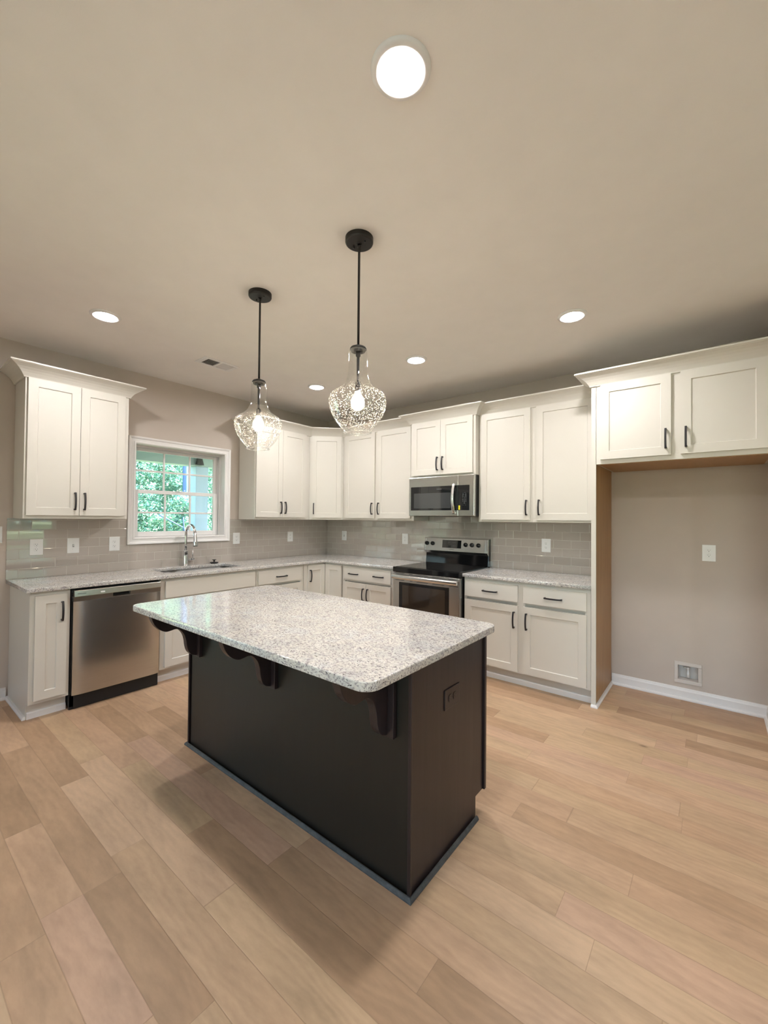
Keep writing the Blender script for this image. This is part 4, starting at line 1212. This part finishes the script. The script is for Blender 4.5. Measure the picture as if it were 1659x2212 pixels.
# pendant shade profile (radius, z below the shade top)
shade = [(0.0365, 0.000), (0.0425, -0.006), (0.0440, -0.016), (0.0450, -0.060), (0.0460, -0.105), (0.0500, -0.135), (0.0590, -0.160), (0.0750, -0.182), (0.0960, -0.198), (0.1180, -0.212),
         (0.1320, -0.226), (0.1385, -0.243), (0.1390, -0.262), (0.1340, -0.290), (0.1210, -0.322), (0.1030, -0.352), (0.0820, -0.378), (0.0680, -0.392), (0.0645, -0.397), (0.0665, -0.402), (0.0690, -0.405)]
def pendant(x, y, label):
    top = 2.228
    p = empty('pendant_lamp', (x, y, top)); tag(p, label, 'pendant light', 'seeded glass island pendants')
    cz = H-top
    cn = MB().lathe([(0.0, cz-0.030), (0.012, cz-0.030), (0.014, cz-0.0275), (0.060, cz-0.0275), (0.0655, cz-0.025), (0.0675, cz-0.020), (0.0675, cz)], seg=80, smooth=False).build('canopy', 'bronze', p)
    scw = MB()
    for s in (-1, 1): scw.lathe([(0.0, cz-0.034), (0.0045, cz-0.034), (0.0045, cz-0.026)], (s*0.036, 0, 0), 14)
    scw.build('canopy_screws', 'bronze', cn)
    MB().lathe([(0.0, 0.010), (0.0058, 0.010), (0.0058, cz-0.045), (0.0085, cz-0.044), (0.0085, cz-0.029), (0.0, cz-0.029)], seg=20).build('stem', 'bronze', p)
    MB().lathe([(0.0, 0.020), (0.012, 0.019), (0.036, 0.008), (0.040, 0.002), (0.040, -0.002), (0.034, -0.0035), (0.034, -0.012), (0.0, -0.013)], seg=40).build('cap', 'bronze', p)
    sh = MB().lathe([(q[0], q[1]) for q in shade], seg=72, caps=False)
    so = sh.build('glass_shade', 'seeded', p)
    so['label'] = 'clear seeded glass shade'
    lip = MB().lathe([(0.0650+0.0045*math.cos(math.radians(a)), -0.4035+0.0035*math.sin(math.radians(a))) for a in range(0, 361, 30)], seg=56, caps=False).build('glass_lip', 'seeded', so)
    MB().lathe([(0.0, -0.010), (0.0115, -0.010), (0.0115, -0.034), (0.0085, -0.036), (0.0070, -0.040), (0.0060, -0.135), (0.0060, -0.160), (0.012, -0.163), (0.015, -0.170), (0.015, -0.205), (0.0, -0.205)], seg=24).build('lamp_holder', 'bronze', p)
    MB().lathe([(0.0, -0.205), (0.013, -0.206), (0.017, -0.220), (0.028, -0.236), (0.0335, -0.256), (0.031, -0.276), (0.019, -0.292), (0.0, -0.298)], seg=32).build('bulb', 'bulb', p)
    MB().lathe([(0.0, -0.235), (0.008, -0.245), (0.0095, -0.258), (0.008, -0.270), (0.0, -0.275)], seg=16).build('filament', 'filament', p)
    ld = bpy.data.lights.new('pendant_glow', 'POINT'); ld.energy = BULB; ld.color = (1.0, 0.87, 0.72); ld.shadow_soft_size = 0.009
    lo = bpy.data.objects.new('pendant_glow', ld); COL.objects.link(lo); lo.parent = p; lo.location = (0, 0, -0.266)
    return p
pendant(2.118, -2.604, 'farther seeded glass pendant, the left of the two over the island')
pendant(2.926, -2.606, 'nearer seeded glass pendant, the right of the two over the island')

# ------------------------------------------------------------------ outside
struct(MB().box(-60, 60, -60, 60, -0.62, -0.60).build('trim_ground', 'grass'), 'lawn around the house')
struct(MB().box(7.655, 10.4, -6.0, 1.5, -0.60, -0.06).build('trim_side_porch_floor', 'concrete'))
struct(MB().box(7.655, 10.4, -6.0, 1.5, 2.55, 2.62).build('trim_side_shade_slab', 'porch'))  # unseen slab added to shade the floor below, turning tile reflections blue
struct(MB().box(-1.0, 12.0, -19.0, -9.5, -0.599, -0.56).build('trim_daylight_reflector', 'reflector'), 'added pale concrete drive outside')  # unseen slab added to bounce neutral daylight onto the ceiling
struct(MB().box(-2.35, -0.151, -9.0, 1.2, -0.60, -0.06).build('trim_porch_floor', 'concrete'))
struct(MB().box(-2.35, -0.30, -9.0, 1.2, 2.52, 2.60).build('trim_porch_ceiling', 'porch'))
tag(MB().box(-2.18, -2.00, -9.0, 1.2, 2.195, 2.519).build('porch_beam', 'beam', bevel=0.004), 'pale green porch beam seen through the top of the window', 'beam')
cl = empty('porch_column', (-2.10, -0.774, 0)); tag(cl, 'square white porch column seen through the right of the window', 'column')
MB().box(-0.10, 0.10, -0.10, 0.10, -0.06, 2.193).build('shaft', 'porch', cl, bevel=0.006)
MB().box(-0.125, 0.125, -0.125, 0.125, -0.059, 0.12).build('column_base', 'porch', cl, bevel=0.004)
fl = empty('porch_floodlight', (-1.94, -0.85, 2.30)); tag(fl, 'small dark lamp fixed to the porch beam above the column', 'lamp')
MB().lathe([(0.0, 0.06), (0.030, 0.055), (0.040, 0.0), (0.062, -0.085), (0.064, -0.092), (0.0, -0.088)], (0, 0, 0), 28).build('lamp_shade', 'bronze', fl)
MB().box(-0.06, -0.028, -0.02, 0.02, -0.02, 0.04).build('bracket', 'bronze', fl)

struct(MB().box(-2.35, -0.301, 1.2, 1.32, -0.60, 2.60).build('trim_porch_sky_block', 'siding'))  # unseen wall added to keep skylight off the porch column
struct(MB().box(16.0, 24.0, -14.0, 10.0, -0.60, 0.88).build('trim_lawn_bank', 'grass'))
struct(MB().box(24.5, 25.0, -12.0, 10.0, -0.60, 4.5).build('trim_neighbour_wall', 'siding'))
random.seed(4)
def leaves(n, x0, x1, y0, y1, z0, z1, s0, s1, dens=None):
    mb = MB()
    for _ in range(n):
        c = Vector((random.uniform(x0, x1), random.uniform(y0, y1), random.uniform(z0, z1)))
        a = Vector((random.gauss(0, 1), random.gauss(0, 1), random.gauss(0, 0.6))).normalized()
        b = Vector((random.gauss(0, 1), random.gauss(0, 1), random.gauss(0, 1)))
        b = (b-a*b.dot(a)).normalized()
        s = random.uniform(s0, s1)
        mb.v += [tuple(c-a*s), tuple(c+b*s*0.45), tuple(c+a*s), tuple(c-b*s*0.45)]
        i = len(mb.v)-4
        mb.f.append((i, i+1, i+2, i+3)); mb.sm.append(False)
    return mb
def clumps(n, x0, x1, y0, y1, z0, z1, s0, s1, nc, spread):
    mb = MB()
    cs = [(random.uniform(x0, x1), random.uniform(y0, y1), random.uniform(z0, z1), random.uniform(0.5, 1.4)) for _ in range(nc)]
    for _ in range(n):
        k = random.choice(cs)
        c = Vector((k[0]+random.gauss(0, spread)*k[3], k[1]+random.gauss(0, spread)*k[3], k[2]+random.gauss(0, spread*0.6)*k[3]))
        a = Vector((random.gauss(0, 1), random.gauss(0, 1), random.gauss(0, 0.6))).normalized()
        b = Vector((random.gauss(0, 1), random.gauss(0, 1), random.gauss(0, 1)))
        b = (b-a*b.dot(a)).normalized()
        q = random.uniform(s0, s1)
        i = len(mb.v)
        mb.v += [tuple(c-a*q), tuple(c+b*q*0.45-a*q*0.2), tuple(c+b*q*0.35+a*q*0.5), tuple(c+a*q), tuple(c-b*q*0.35+a*q*0.5), tuple(c-b*q*0.45-a*q*0.2)]
        mb.f.append((i, i+1, i+2, i+3, i+4, i+5)); mb.sm.append(False)
    return mb
def fast_build(mb, name, mat):
    me = bpy.data.meshes.new(name); me.from_pydata(mb.v, [], mb.f); me.materials.append(MAT[mat])
    o = bpy.data.objects.new(name, me); COL.objects.link(o); return o
lv = clumps(42000, -8.4, -7.1, -0.2, 3.8, 0.4, 3.8, 0.018, 0.048, 420, 0.13)
l3 = clumps(5200, -6.45, -6.15, 0.85, 1.5, 0.7, 1.95, 0.018, 0.048, 34, 0.11); off = len(lv.v); lv.v += l3.v; lv.f += [tuple(i+off for i in q) for q in l3.f]
for (nn, a) in ((4000, (-8.5, -3.0, -17.0, -10.5, -0.5, 4.5, 0.10, 0.22)), (6000, (-9.5, -8.2, -0.6, 4.2, 0.3, 4.4, 0.06, 0.14)), (5000, (-11.5, -9.5, -3.0, 6.5, -0.5, 8.0, 0.15, 0.30)), (5000, (-10.0, -7.0, -9.0, -0.6, -0.5, 6.0, 0.12, 0.25)), (1500, (-9.5, -7.0, -0.6, 6.0, -0.6, 0.3, 0.08, 0.16))):
    l2 = leaves(nn, *a); off = len(lv.v); lv.v += l2.v; lv.f += [tuple(i+off for i in q) for q in l2.f]
fo = fast_build(lv, 'woodland_foliage', 'leaf')
tag(fo, 'dense sunlit green leaves filling the view through the window', 'foliage', kind='stuff')
tr = empty('tree', (0, 0, 0))
MB().tube([(-6.62, 1.24, -0.6), (-6.60, 1.22, 1.2), (-6.60, 1.20, 3.0), (-6.62, 1.18, 7.0)], [0.10, 0.080, 0.073, 0.055], 14).build('trunk', 'bark', tr)
tag(tr, 'blue grey tree trunk left of the porch column through the window', 'tree')
for i, pp in enumerate((((-5.9, 1.35, -0.598), (-5.95, 1.20, 0.85), (-6.0, 0.933, 1.107), (-6.0, 0.476, 1.357), (-6.0, 0.30, 1.45)), ((-5.62, 0.90, -0.598), (-5.65, 0.80, 0.70), (-5.7, 0.745, 1.152), (-5.7, 0.725, 1.394)))):
    b_ = MB().tube(list(pp), [0.016]*len(pp), 8).build('leaning_branch', 'bark')
    tag(b_, ['pale leaning branch low in the leaves outside the window', 'thin upright branch in the leaves outside the window'][i], 'branch')
# trees beyond the other openings, only met in reflections
fo2 = fast_build(leaves(5000, 19.0, 23.0, -12.0, 6.0, 1.0, 4.5, 0.2, 0.4), 'distant_foliage', 'leaf')
tag(fo2, 'distant green trees outside the right hand side of the house', 'foliage', kind='stuff')
